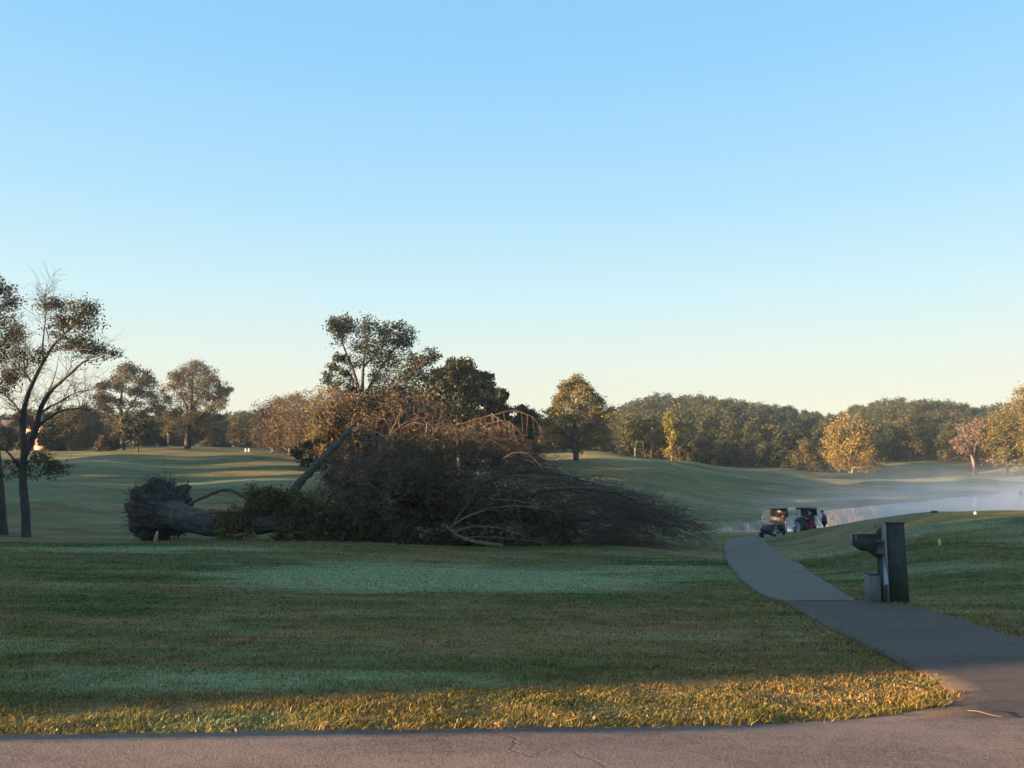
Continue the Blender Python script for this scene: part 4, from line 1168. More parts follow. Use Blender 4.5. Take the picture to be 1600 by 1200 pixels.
for lst, r0, r1 in lead:
    q_ = resample(smooth_poly(L_(lst), 2), 34); q_[2:-1] += rng.normal(0, .02, (31, 3))
    rr = np.linspace(r0, r1, 34); lb.tube(q_, rr, 8, rough=.10); LP.append(q_); LR.append(rr)
lb.build('limbs', bark_mat('limb_bark', (0.022, 0.018, 0.015), (0.13, 0.10, 0.08), 5.0, (1, 1, 1)), ft, True)
def den_py(px): return np.interp(px, [452, 520, 560, 600, 700, 780, 850, 900], [820, 785, 755, 728, 722, 738, 768, 795])
def top_py(px): return np.interp(px, [335, 380, 430, 470, 510, 545, 600, 650, 700, 760, 820, 855, 900, 960, 1020, 1070, 1095], [812, 790, 772, 762, 738, 690, 655, 645, 655, 690, 712, 738, 748, 765, 782, 808, 828])
bb = MB(); BP = []
for _ in range(26):     # broken bare boughs standing out of the crown
    a_ = (rng.uniform(560, 830), rng.uniform(700, 770), rng.uniform(-2.5, 2)); sgn = 1 if a_[0] > 640 else rng.choice([-1, 1])
    px0, py0, d_ = a_; lst_ = [a_]; ddx, ddy = sgn * rng.uniform(8, 26), rng.uniform(-34, -6)
    for _q in range(4):
        px0 += ddx; py0 += ddy; ddy += rng.uniform(4, 15); ddx *= rng.uniform(.8, 1.1); py0 = max(py0, float(top_py(px0)) - 10); lst_.append((px0, py0, d_ + rng.uniform(-.3, .3)))
    if max(p[0] for p in lst_) < 870: bare.append((lst_, rng.uniform(.022, .04), .008))
for lst, r0, r1 in bare + [([(655, 800, -.6), (662, 745, -.7), (665, 705, -.8), (667, 660, -.8)], .05, .02)]:
    q_ = resample(smooth_poly(L_(lst), 2), 26); q_[2:-1] += rng.normal(0, .012, (23, 3))
    bb = MB(); bb.tube(q_, np.linspace(r0, r1, 26), 6, rough=.1)
    for _ in range(12):
        k = rng.integers(5, 26); tn = q_[min(k + 1, 25)] - q_[k - 2]; tn /= np.linalg.norm(tn)
        v = tn + rng.normal(0, .55, 3); e_ = q_[k] + v * rng.uniform(.25, .9)
        bb.tube(curve(q_[k], e_, .08, 5, -.03), np.linspace(.011, .004, 5), 3, cap=False)
    bb.build('bare_limb', M['bark_bare'], ft, True)

tw = MB(); LS = []; nb_ = 0
allP = np.vstack(LP[0:1] + LP[6:]); allR = np.concatenate(LR[0:1] + LR[6:])
def zmax_at(x, y):
    """height of the crown's outline over this spot (drawn at the crown's own distance)"""
    px = 800 + (x + fo[0]) / D0 * F
    return P(px, float(top_py(px)), D0)[2] - fo[2]
for _ in range(760):
    k = rng.integers(0, len(allP)); a = allP[k]; jit = rng.normal(0, .35)
    px_ = 800 + (a[0] + fo[0]) / D0 * F
    right = px_ > 800
    if (right and rng.random() < .75) or rng.random() < .3: v = np.array([1.0, rng.normal(0, .6), rng.uniform(-.15, .9)])
    else: v = np.array([rng.uniform(-.4, 1.0), rng.normal(0, .6), rng.uniform(-.1, 1.2)])
    v /= np.linalg.norm(v); L = rng.uniform(1.0, 3.6)
    n_ = 9; p = [a]; dv = v.copy()
    for s_ in range(n_ - 1):
        dv = dv + rng.normal(0, .10, 3) + np.array([0.02, 0, -.09 if right else -.05]); dv /= np.linalg.norm(dv)
        p.append(p[-1] + dv * L / (n_ - 1))
    p = np.array(p)
    for q in range(1, n_):
        zt = zmax_at(p[q, 0], p[q, 1]) + jit; p[q, 2] = p[q, 2] if p[q, 2] < zt - .6 else zt - .6 + (p[q, 2] - zt + .6) * .35; p[q, 2] = max(p[q, 2], gz0(p[q, 0], p[q, 1]) + .05)
    if p[-1][0] + fo[0] > 9.6: continue
    dz_ = P(float(np.clip(px_, 452, 900)), float(den_py(px_)), D0)[2] - fo[2]
    high = p[5, 2] > dz_ - .2 and px_ < 860
    if high and rng.random() < .62: continue
    r0 = min(allR[k] * .6, rng.uniform(.012, .032))
    tw.tube(p, np.linspace(r0, .006, n_), 4, cap=False)
    for s_ in range(5 if high else 9):
        b0 = p[rng.integers(2, n_)]; v2 = dv * .7 + rng.normal(0, .6, 3); v2 /= np.linalg.norm(v2)
        l2 = rng.uniform(.35, 1.15); e_ = b0 + v2 * l2; e_[2] = min(max(e_[2], gz0(e_[0], e_[1]) + .03), zmax_at(e_[0], e_[1]) + .4 + jit)
        c = curve(b0, e_, .09, 5, .02); tw.tube(c, np.linspace(.009, .004, 5), 3, cap=False); LS.append(e_); LS.append(c[2])
        for s2 in range(2):
            b1 = c[rng.integers(1, 5)]; e2_ = b1 + (v2 + rng.normal(0, .7, 3)) * l2 * .4
            tw.tube([b1, (b1 + e2_) / 2 + rng.normal(0, .02, 3), e2_], [.005, .004, .003], 3, cap=False); LS.append(e2_)
for _ in range(300):     # low brush of the crown's far end
    pxs_ = rng.uniform(770, 985); dyy = rng.uniform(-2.2, 3.0)
    x0 = (pxs_ - 800) / F * D0 - fo[0]; y0 = D0 + dyy - fo[1]; g0 = gz0(x0, y0)
    zt_ = zmax_at(x0, y0); a = np.array([x0, y0, g0 + (zt_ - g0) * rng.uniform(0, 1) ** 1.7 * .9])
    dv = np.array([rng.choice([1.0, 1.0, .3]), rng.normal(0, .45), rng.uniform(-.1, .75)]); L = rng.uniform(1.5, 4.2); p = [a]
    for s_ in range(8):
        dv = dv + rng.normal(0, .08, 3) + np.array([.02, 0, -.07]); dv /= np.linalg.norm(dv); p.append(p[-1] + dv * L / 8)
    p = np.array(p)
    for q in range(1, 9): p[q, 2] = max(min(p[q, 2], zmax_at(p[q, 0], p[q, 1]) + rng.normal(.05, .25)), gz0(p[q, 0], p[q, 1]) + .04)
    if p[-1][0] + fo[0] > 9.2: continue
    tw.tube(p, np.linspace(rng.uniform(.010, .024), .005, 9), 4, cap=False)
    for s_ in range(10):
        b0 = p[rng.integers(1, 9)]; v2 = dv * .8 + rng.normal(0, .45, 3); l2 = rng.uniform(.3, 1.0); e_ = b0 + v2 * l2; e_[2] = max(e_[2], gz0(e_[0], e_[1]) + .02)
        tw.tube(curve(b0, e_, .09, 4, .02), np.linspace(.008, .004, 4), 3, cap=False)
tw.build('twigs', M['bark_twig'], ft)
LS = np.array(LS)
pxs = 800 + (LS[:, 0] + fo[0]) / D0 * F
dens = np.interp(pxs, [330, 430, 480, 560, 760, 840, 900, 960], [1, 1, 1, 1, .8, .35, .10, .02])
zt = np.array([zmax_at(p[0], p[1]) for p in LS]); hrel = zt - LS[:, 2]
dens *= np.clip(.06 + (hrel - .4) * .40, .05, 1.2)
cnt = rng.poisson(4.6 * dens * rng.choice([.2, 1, 1.8], len(LS)))
cc = np.repeat(LS, cnt, axis=0) + rng.normal(size=(cnt.sum(), 3)) * .13
lv = leaf_quads(cc, .085, 1.6)
link('withered_leaves', mesh_np('withered_leaves', lv[0], lv[1], M['leaf_fallen']), ft)
print('fallen leaves', len(cc))
# deeper mass of leaves low down in the crown
n_ = 26000
px_ = rng.uniform(452, 900, n_) ; dy_ = rng.uniform(-2.6, 3.4, n_)
x_ = (px_ - 800) / F * D0 - fo[0]; y_ = D0 + dy_ - fo[1]
zt = np.array([P(a, float(den_py(a)), D0)[2] for a in px_]) - fo[2]
zg = H(x_ + fo[0], y_ + fo[1]) - fo[2]
u_ = rng.random(n_) ** 1.5
z_ = zg + (zt - zg) * u_ * .86
keep = (np.array([mnoise.noise(Vector((a * 1.1, b * 1.1, c * 1.4))) for a, b, c in zip(x_, y_, z_)]) > -.12) & (rng.random(n_) < np.interp(px_, [440, 520, 800, 900], [.5, 1, .8, .3]))
lv = leaf_quads(np.stack([x_, y_, z_], -1)[keep], .12, 1.5)
link('inner_leaves', mesh_np('inner_leaves', lv[0], lv[1], M['leaf_fallen']), ft)
# leafy sprays round the trunk, still green-gold
w2, l2 = foliage_tree([(L_([(330, 800, -1.5), (380, 800, -1.6), (440, 795, -1.8), (480, 790, -1.8)]), .06, .03)],
  [(L_([(a, b, -1.5 + rng.uniform(-.6, .4))])[0], (.42, .3, .36)) for a, b in [(345, 815), (350, 832), (365, 822), (372, 800), (385, 815), (388, 790), (398, 778), (405, 800), (412, 785), (425, 800), (430, 782), (440, 770), (402, 765), (418, 765), (445, 790), (455, 775), (470, 780), (480, 795), (462, 805), (490, 775), (500, 800), (380, 835), (360, 840), (450, 830), (475, 825), (505, 820), (520, 790)]],
  twigs=5, sub=3, n_leaf=16, leaf=.09, tw_r=.010, spread=.4)
w2.build('spray_twigs', M['bark_twig'], ft); link('green_sprays', mesh_np('green_sprays', l2[0], l2[1], M['leaf_autumn']), ft)
# small broken limb on the grass in front of the trunk
bl = MB()
for a, b in [((395, 833), (425, 840)), ((365, 838), (400, 843))]:
    bl.tube(curve(W_([(*a, -2.4)])[0], W_([(*b, -2.4)])[0], .1, 7), np.linspace(.06, .03, 7), 6, rough=.2)
bl.build('fallen_twigs', plain('red_wood', (0.20, 0.10, 0.07), .9, var=.3), ft, loc=None).location = tuple(-fo)

# ------------------------------------------------------------------ common materials
M['black'] = plain('black_plastic', (0.012, 0.012, 0.014), .5)
M['rubber'] = plain('rubber', (0.018, 0.018, 0.018), .8)
M['rim'] = plain('pale_rim', (0.42, 0.42, 0.42), .4)
M['cartbody'] = plain('cart_paint', (0.010, 0.012, 0.015), .45)
M['silver'] = plain('silver_fender', (0.25, 0.28, 0.31), .35)
M['metal'] = plain('metal', (0.10, 0.10, 0.11), .35, .8)
M['seat'] = plain('seat_vinyl', (0.035, 0.033, 0.032), .5)
M['white'] = plain('white_cloth', (0.62, 0.66, 0.72), .9)
m, t, b = new_mat('windscreen'); b.inputs['Base Color'].default_value = (.10, .13, .15, 1); b.inputs['Roughness'].default_value = .02
b.inputs['Alpha'].default_value = .10; M['glass'] = m

def wheel(parent, x, y, r=.23, w=.2):
    mb = MB()
    prof = [(r * .55, -w / 2), (r * .93, -w / 2), (r, -w * .3), (r, w * .3), (r * .93, w / 2), (r * .55, w / 2)]
    n0 = len(mb.v); mb.lathe(prof, (0, 0, 0), 20)
    V = mb.v[0]; mb.v[0] = np.stack([V[:, 0], V[:, 2], V[:, 1]], -1) + np.array([x, y, r])
    wh = mb.build('wheel', M['rubber'], parent, True)
    rm = MB(); rm.cyl((x, y - w * .42, r), (x, y + w * .42, r), r * .58, 14); rm.cyl((x, y - w * .55, r), (x, y + w * .55, r), r * .16, 8)
    rm.build('rim', M['rim'], wh)

def golf_cart(loc, heading, label, bags, cover=True, tow=False):
    c = empty('golf_cart', loc, heading); tag(c, label, 'golf cart', 'golf carts on the path')
    f = MB(); f.bbox((-.05, 0, .34), (2.15, .98, .12), .03); f.bbox((.15, 0, .42), (.9, 1.02, .05), .01); f.bbox((-1.18, 0, .32), (.14, .9, .10), .03); f.bbox((1.2, 0, .34), (.10, .95, .12), .03)
    f.build('chassis', M['black'], c)
    n = MB(); n.prism([(.52, .40), (.56, .80), (.66, .90), (.86, .84), (1.14, .60), (1.20, .42), (1.0, .36)], 1, -.46, .46); n.build('front_cowl', M['cartbody'], c)
    for sy in (-1, 1):
        fd = MB(); pts = [(.90 + .34 * math.cos(a), .27 + .34 * math.sin(a)) for a in np.linspace(.15, math.pi * .98, 10)]
        inn = [(.90 + .27 * math.cos(a), .27 + .25 * math.sin(a)) for a in np.linspace(math.pi * .98, .15, 10)]
        pl_ = pts + inn
        V = [(p, sy * .62, q) for p, q in pl_] + [(p, sy * .36, q) for p, q in pl_]
        N_ = len(pl_); Fq_ = [(j, (j + 1) % N_, N_ + (j + 1) % N_, N_ + j) for j in range(N_)] + [(j, j + 1, 18 - j, 19 - j) for j in range(9)]
        fd.add(V, Fq_); fd.build('fender', M['silver'], c)
    rb = MB(); rb.prism([(-1.1, .40), (-1.12, .66), (-.95, .78), (-.30, .78), (-.18, .62), (-.18, .40)], 1, -.50, .50); rb.build('rear_body', M['cartbody'], c)
    s = MB(); s.bbox((-.30, 0, .84), (.55, 1.0, .14), .05); s.build('seat', M['seat'], c)
    s = MB(); s.bbox((-.62, 0, 1.13), (.12, .98, .40), .05); s.build('backrest', M['seat'], c)
    for x, y in ((.90, .47), (.90, -.47), (-.76, .47), (-.76, -.47)): wheel(c, x, y)
    p_ = MB()
    for sy in (-1, 1):
        p_.tube([(.68, sy * .50, .82), (.52, sy * .52, 1.84)], .018, 8)
        p_.tube([(-.95, sy * .48, .72), (-.98, sy * .52, 1.84)], .02, 8)
        p_.tube([(-.62, sy * .48, .90), (-.62, sy * .50, 1.12)], .02, 8)
    p_.tube([(.68, -.5, .84), (.68, .5, .84)], .014, 6); p_.tube([(.53, -.52, 1.80), (.53, .52, 1.80)], .014, 6)
    p_.build('roof_post', M['metal'], c)
    r_ = MB(); r_.bbox((-.30, 0, 1.88), (1.72, 1.16, .10), .04); r_.build('roof', M['black'], c)
    g = MB(); g.prism([(.672, .84), (.678, .84), (.532, 1.80), (.526, 1.80)], 1, -.49, .49); g.build('windscreen', M['glass'], c)
    w = MB(); a0 = np.linspace(0, 2 * np.pi, 17); cc_ = np.array([.42, .24, 1.02]); u = np.array([0, 1, 0]); v = np.array([-.55, 0, .83])
    w.tube([cc_ + .17 * (math.cos(a) * u + math.sin(a) * v) for a in a0], .015, 6, cap=False)
    w.tube([cc_ - .16 * u, cc_ + .16 * u], .012, 5); w.tube([cc_, (.62, .24, .70)], .02, 6); w.build('steering_wheel', M['black'], c)
    if cover:
        k = MB()
        k.prism([(-1.0, 1.83), (-1.14, 1.84), (-1.30, 1.28), (-1.22, 1.28)], 1, -.54, .54)
        for sy in (-1, 1):
            k.box((-.99, sy * .53, 1.56), (.34, .02, .58)); k.box((-.80, sy * .53, 1.76), (.5, .02, .16))
        k.build('rear_cover', M['black'], c)
    for (yy, mat_, h_) in bags:
        g = MB(); 
        g.tube([(-1.08, yy, .50), (-1.10, yy, .56), (-1.14, yy, .95), (-1.18, yy, 1.28), (-1.19, yy, 1.33)], [.11, .14, .125, .15, .14], 14)
        g.bbox((-1.26, yy, .80), (.10, .2, .36), .04)
        bg_ = g.build('golf_bag', mat_, c, True)
        cl = MB()
        for q in range(6):
            e_ = np.array([-1.19 + rng.uniform(-.07, .07), yy + rng.uniform(-.09, .09), 1.45 + rng.uniform(0, .16)])
            cl.tube([(-1.16, yy, 1.2), e_], .008, 5); cl.bbox(e_ + np.array([0.03, 0, .03]), (.10, .05, .06), .02)
        cl.build('clubs', M['metal'], bg_)
    if tow:
        tt = MB()
        V = []; 
        for i in range(9):
            for j in range(5):
                V.append((-.62 - j * .045 + .02 * math.sin(i * .9), .55 + .015 * math.sin(j * 2.0 + i * .5), 1.0 - i * .085))
        tt.add(V, [(i * 5 + j, i * 5 + j + 1, i * 5 + j + 6, i * 5 + j + 5) for i in range(8) for j in range(4)])
        o_ = tt.build('towel', M['white'], c); sm = o_.modifiers.new('thick', 'SOLIDIFY'); sm.thickness = .012
    return c
M['bag_tan'] = plain('bag_tan', (0.26, 0.22, 0.17), .7); M['bag_black'] = plain('bag_black', (0.02, 0.02, 0.024), .6); M['bag_red'] = plain('bag_red', (0.09, .012, .02), .6)
def gp(px, d, off=.03):
    x = (px - 800) / F * d * 1.0
    return (x, d, Hs(x, d) + off)
golf_cart(gp(1204, 53.6), R(230), 'nearer dark golf cart with clear windscreen, silver fenders and pale towel', [(-.22, M['bag_black'], 0), (.22, M['bag_red'], 0)], True, True)
golf_cart(gp(1254, 57.6), R(236), 'farther dark golf cart behind the grass slope, people standing at its side', [(-.22, M['bag_tan'], 0), (.22, M['bag_black'], 0)], True, False)

# ------------------------------------------------------------------ people
M['skin'] = plain('skin', (0.36, 0.20, 0.14), .55)
def cloth(n, c): M[n] = plain(n, c, .9, var=.25, scale=9); return M[n]
cloth('navy', (0.018, 0.022, 0.030)); cloth('jacket_blue', (0.035, 0.075, 0.12)); cloth('trouser_grey', (0.22, 0.26, 0.36)); cloth('crimson', (0.30, 0.015, 0.05)); cloth('black_cloth', (0.012, 0.012, 0.014)); cloth('dark_brown', (0.03, 0.02, 0.018))
def skin_obj(name, verts, edges, radii, root, mat, parent, sub=2):
    me = bpy.data.meshes.new(name)
    me.from_pydata([tuple(v) for v in verts], edges, [])
    me.materials.append(mat)
    o = link(name, me, parent)
    md = o.modifiers.new('skin', 'SKIN'); md.use_smooth_shade = True
    if not me.skin_vertices: me.skin_vertices.new()
    d_ = me.skin_vertices[0].data
    for i, r in enumerate(radii):
        r = r if isinstance(r, tuple) else (r, r)
        d_[i].radius = r; d_[i].use_root = (i == root)
    s_ = o.modifiers.new('sub', 'SUBSURF'); s_.levels = sub; s_.render_levels = sub
    return o
def person(loc, rz, J, label, top, legs, cap=None, bare_legs=False, shoes=None, hair=None):
    """J: joint name -> (x,y,z); the person faces +x"""
    root = empty('person', loc, rz); tag(root, label, 'person')
    names = list(J.keys()); ix = {n: i for i, n in enumerate(names)}
    Vv = [J[n] for n in names]
    E = [('pelvis', 'waist'), ('waist', 'chest'), ('chest', 'neck'), ('neck', 'chin'), ('chin', 'head'), ('head', 'crown')]
    rad = dict(pelvis=(.15, .12), waist=(.135, .11), chest=(.17, .125), neck=.055, chin=.075, head=.10, crown=.062, hip=.095, knee=.058, ankle=.040, toe=.038, shoulder=.068, elbow=.043, wrist=.028, palm=.036)
    for s_ in ('l', 'r'):
        E += [('pelvis', s_ + 'hip'), (s_ + 'hip', s_ + 'knee'), (s_ + 'knee', s_ + 'ankle'), (s_ + 'ankle', s_ + 'toe'), ('chest', s_ + 'shoulder'), (s_ + 'shoulder', s_ + 'elbow'), (s_ + 'elbow', s_ + 'wrist'), (s_ + 'wrist', s_ + 'palm')]
    E = [(ix[a], ix[b_]) for a, b_ in E]
    RR = [rad[n] if n in rad else rad[n[1:]] for n in names]
    # nose and ears, five fingers on each hand
    def ext(base, pts, rs):
        prev = base
        for p_, r_ in zip(pts, rs):
            Vv.append(tuple(p_)); RR.append(r_); E.append((prev, len(Vv) - 1)); prev = len(Vv) - 1
    h_ = np.array(J['head']); fw = np.array(J['toe_dir']) if 'toe_dir' in J else np.array([1, 0, 0])
    ext(ix['head'], [h_ + np.array([.105, 0, -.02])], [.018])
    ext(ix['head'], [h_ + np.array([-.01, .095, 0])], [.016]); ext(ix['head'], [h_ + np.array([-.01, -.095, 0])], [.016])
    for s_ in ('l', 'r'):
        w_ = np.array(J[s_ + 'wrist']); p_ = np.array(J[s_ + 'palm']); dr_ = (p_ - w_) / np.linalg.norm(p_ - w_)
        sd_ = np.cross(dr_, [0, 1, 0]); sd_ /= np.linalg.norm(sd_) + 1e-9; bn = np.cross(sd_, dr_)
        for q, ln in zip((-1.5, -.5, .5, 1.5), (.060, .072, .070, .055)):
            b0 = p_ + sd_ * q * .019 + dr_ * .03
            ext(ix[s_ + 'palm'], [b0, b0 + dr_ * ln * .5 + bn * .008, b0 + dr_ * ln * .9 + bn * .03], [.0095, .0088, .0078])
        ext(ix[s_ + 'palm'], [p_ - sd_ * .04, p_ - sd_ * .058 + dr_ * .035], [.011, .009])
    body = skin_obj('body', Vv, E, RR, ix['pelvis'], M['skin'], root)
    def garment(name, ns, es, rs, rt_, mat):
        ii = {n: i for i, n in enumerate(ns)}
        def at_(n):
            if isinstance(n, str) and n in J: return J[n]
            a, b_, t_ = n; return tuple(np.array(J[a]) * (1 - t_) + np.array(J[b_]) * t_)
        skin_obj(name, [at_(n) for n in ns], [(ii[a], ii[b_]) for a, b_ in es], rs, ii[rt_], mat, root)
    hem = ('pelvis', 'waist', -.35); col_ = ('chest', 'neck', .72)
    ns = [hem, 'pelvis', 'waist', 'chest', col_]; es = [(hem, 'pelvis'), ('pelvis', 'waist'), ('waist', 'chest'), ('chest', col_)]; rs = [(.22, .18), (.215, .18), (.205, .17), (.23, .18), .09]
    for s_ in ('l', 'r'):
        cf = (s_ + 'elbow', s_ + 'wrist', .9)
        ns += [s_ + 'shoulder', s_ + 'elbow', cf]; es += [('chest', s_ + 'shoulder'), (s_ + 'shoulder', s_ + 'elbow'), (s_ + 'elbow', cf)]; rs += [.085, .062, .045]
    garment('jacket', ns, es, rs, 'waist', top)
    ns = ['pelvis']; es = []; rs = [(.165, .13)]
    for s_ in ('l', 'r'):
        end = (s_ + 'hip', s_ + 'knee', .85) if bare_legs else (s_ + 'knee', s_ + 'ankle', .95)
        if bare_legs: ns += [s_ + 'hip', end]; es += [('pelvis', s_ + 'hip'), (s_ + 'hip', end)]; rs += [.115, .092]
        else: ns += [s_ + 'hip', s_ + 'knee', end]; es += [('pelvis', s_ + 'hip'), (s_ + 'hip', s_ + 'knee'), (s_ + 'knee', end)]; rs += [.112, .078, .066]
    garment('shorts' if bare_legs else 'trousers', ns, es, rs, 'pelvis', legs)
    for s_ in ('l', 'r'):
        a = np.array(J[s_ + 'ankle']); t_ = np.array(J[s_ + 'toe'])
        mb = MB(); dx = t_ - a; ang_ = math.atan2(dx[1], dx[0]); mid_ = a * .45 + t_ * .55
        mb.bbox((mid_[0], mid_[1], .045), (.27, .10, .09), .035, ang_); mb.build('shoe', shoes or M['black_cloth'], root)
    if cap is not None:
        mb = MB(); c0 = np.array(J['head']) + np.array([0, 0, .045])
        mb.lathe([(.112, 0), (.112, .03), (.095, .075), (.055, .105), (.005, .115)], c0, 16); mb.bbox(c0 + np.array([.13, 0, .01]), (.12, .13, .014), .006)
        mb.build('cap', cap, root, True)
    else:
        mb = MB(); c0 = np.array(J['head'])
        mb.lathe([(.098, -.05), (.112, 0), (.112, .05), (.095, .09), (.055, .118), (.005, .126)], c0 + np.array([-.018, 0, 0]), 14); mb.build('hair', hair or M['dark_brown'], root, True)
    return root
stand = dict(pelvis=(0, 0, .95), waist=(0, 0, 1.10), chest=(.01, 0, 1.32), neck=(.02, 0, 1.48), chin=(.04, 0, 1.555), head=(.045, 0, 1.635), crown=(.035, 0, 1.71),
    lhip=(0, .09, .90), lknee=(.03, .11, .50), lankle=(-.01, .12, .09), ltoe=(.15, .14, .045), rhip=(0, -.09, .90), rknee=(.03, -.11, .50), rankle=(-.01, -.12, .09), rtoe=(.15, -.14, .045),
    lshoulder=(0, .185, 1.40), lelbow=(.0, .25, 1.13), lwrist=(.12, .20, .92), lpalm=(.16, .19, .85), rshoulder=(0, -.185, 1.40), relbow=(0, -.25, 1.13), rwrist=(.12, -.20, .92), rpalm=(.16, -.19, .85))
look = dict(stand); look.update(neck=(.05, 0, 1.47), chin=(.10, 0, 1.53), head=(.13, 0, 1.60), crown=(.14, 0, 1.675), lwrist=(.22, .06, 1.08), lpalm=(.28, .03, 1.10), rwrist=(.22, -.06, 1.08), rpalm=(.28, -.03, 1.10))
bend = dict(pelvis=(-.12, 0, .92), waist=(.0, 0, 1.03), chest=(.22, 0, 1.17), neck=(.36, 0, 1.24), chin=(.43, 0, 1.23), head=(.50, 0, 1.24), crown=(.56, 0, 1.28),
    lhip=(-.12, .09, .87), lknee=(-.02, .11, .48), lankle=(-.08, .13, .09), ltoe=(.08, .15, .045), rhip=(-.12, -.09, .87), rknee=(-.02, -.11, .48), rankle=(-.14, -.13, .09), rtoe=(.02, -.15, .045),
    lshoulder=(.28, .18, 1.20), lelbow=(.42, .22, .98), lwrist=(.58, .16, .88), lpalm=(.64, .14, .87), rshoulder=(.28, -.18, 1.20), relbow=(.42, -.22, .98), rwrist=(.58, -.16, .88), rpalm=(.64, -.14, .87))
reach = dict(stand); reach.update(lelbow=(.16, .22, 1.18), lwrist=(.36, .14, 1.16), lpalm=(.43, .12, 1.16), relbow=(.16, -.22, 1.15), rwrist=(.34, -.12, 1.08), rpalm=(.41, -.1, 1.07))
def pp(px, d): return (px - 800) / F * d, d, Hs((px - 800) / F * d, d) + .03
person(pp(1243, 55.9), R(15), bend, 'person in a dark jacket and grey trousers bending forward into the farther golf cart', M['navy'], M['trouser_grey'], cap=M['black_cloth'])
person(pp(1261, 56.0), R(200), reach, 'person in crimson trousers standing at the side of the farther golf cart', M['navy'], M['crimson'])
person(pp(1283, 57.6), R(165), look, 'person in a blue-grey jacket and dark shorts standing alone beside the lake', M['jacket_blue'], M['black_cloth'], cap=M['black_cloth'], bare_legs=True)

# ------------------------------------------------------------------ tee station
def wood_mat(name, a, bcol):
    m, t, b = new_mat(name)
    tc = t.nodes.new('ShaderNodeTexCoord').outputs['Object']
    n = noise_n(t, tc, 5, 6, .65, .5, (6, 6, .7)); n2 = noise_n(t, tc, 2.2, 4, .6)
    s_ = math_n(t, 'ADD', math_n(t, 'MULTIPLY', n, .6), math_n(t, 'MULTIPLY', n2, .4))
    c = ramp(t, s_, [(.3, a), (.7, bcol)]).outputs[0]; t.links.new(c, b.inputs['Base Color']); b.inputs['Roughness'].default_value = .8
    bump(t, b, n, .5, .01); return m
M['dark_wood'] = wood_mat('dark_stained_wood', (0.016, 0.019, 0.018), (0.046, 0.050, 0.046))
M['grey_wood'] = wood_mat('grey_wood', (0.12, 0.12, 0.12), (0.24, 0.24, 0.23))
M['lit_edge_wood'] = wood_mat('lit_edge_wood', (0.16, 0.16, 0.14), (0.30, 0.29, 0.26))  # much paler than the dark boards: the sunlit edge is put into the colour
M['green_metal'] = plain('green_metal', (0.012, 0.034, 0.028), .4)
DS = 15.7; mp = DS / F
so = P(1403, 937, DS); so = np.array([so[0], DS, Hs(so[0], DS)])
ts = empty('tee_station', so); tag(ts, 'dark wooden tee sign post with a boxed side arm beside the path', 'tee station')
def sx(px): return (px - 1403) * mp
def sz(py): return (937 - py) * mp
pn = MB()   # tall tapering front board
w0, w1 = sx(1420), sx(1418); h_ = sz(817)
V = [(sx(1390), 0, -.1), (w0 + .01, 0, -.1), (w0 + .01, .05, -.1), (sx(1390), .05, -.1), (sx(1388.5), 0, h_), (sx(1417), 0, h_), (sx(1417), .05, h_), (sx(1388.5), .05, h_)]
pn.add(V, [(0, 3, 2, 1), (4, 5, 6, 7), (0, 1, 5, 4), (1, 2, 6, 5), (2, 3, 7, 6), (3, 0, 4, 7)])
pn.bbox((sx(1403), .02, h_ + .012), (.39, .10, .028), .008)
pn.build('front_board', M['dark_wood'], ts)
sdp = MB()
sdp.add([(sx(1386.6), -.012, -.1), (sx(1390) - .002, -.012, -.1), (sx(1390) - .002, .035, -.1), (sx(1386.6), .035, -.1), (sx(1385), -.012, h_ - .002), (sx(1388.5) - .002, -.012, h_ - .002), (sx(1388.5) - .002, .035, h_ - .002), (sx(1385), .035, h_ - .002)],
        [(0, 3, 2, 1), (4, 5, 6, 7), (0, 1, 5, 4), (1, 2, 6, 5), (2, 3, 7, 6), (3, 0, 4, 7)])
sdp.build('side_board', M['lit_edge_wood'], ts)
bk = MB(); bk.bbox((sx(1403), .16, .66), (.33, .05, 1.5), .005); bk.bbox((sx(1391), .095, .66), (.03, .08, 1.5), .004); bk.build('back_board', M['dark_wood'], ts)
arm = MB()
arm.prism([(sx(1384), sz(864)), (sx(1384), sz(824)), (sx(1378), sz(833)), (sx(1338), sz(834)), (sx(1337), sz(851)), (sx(1341), sz(852)), (sx(1352), sz(859.5)), (sx(1362), sz(860)), (sx(1374), sz(868)), (sx(1380), sz(872))], 1, .06, .15)
arm.build('side_arm', M['dark_wood'], ts)
ar = MB(); ar.bbox((sx(1357), .085, sz(834) + .006), (.53, .035, .02), .004); ar.bbox((sx(1337.5), .105, sz(842)), (.02, .10, .22), .004); ar.build('arm_rail', M['lit_edge_wood'], ts)
hk = MB(); hk.tube([(sx(1344), .06, sz(828)), (sx(1344), .055, sz(838)), (sx(1343), .05, sz(843))], .012, 8); hk.build('pale_handle', M['grey_wood'], ts)
ps = MB(); ps.bbox((sx(1380.5), .11, sz(895) - .05), (.07, .07, 1.0), .01); ps.build('arm_post', M['dark_wood'], ts)
# worn emblem and marks on the board (plain dark strokes as seen)
em = MB()
em.bbox((sx(1402), -.003, sz(831)), (.016, .006, .15), .002); em.bbox((sx(1406), -.003, sz(826.5)), (.03, .006, .035), .002)
for q, ww in ((1395.5, .045), (1402.5, .04), (1408.5, .035)): em.bbox((sx(q), -.003, sz(839)), (ww, .006, .03), .002)
em.bbox((sx(1400), -.003, sz(862)), (.035, .006, .035), .002)
em.build('marks', M['black'], ts)
bm_ = MB(); bm_.prism([(sx(1400.5), sz(879)), (sx(1409), sz(879)), (sx(1409.5), sz(874)), (sx(1407.5), sz(872)), (sx(1404), sz(875))], 1, -.006, -.0015); bm_.build('blue_emblem', plain('faded_blue', (0.012, 0.075, 0.16), .5), ts)
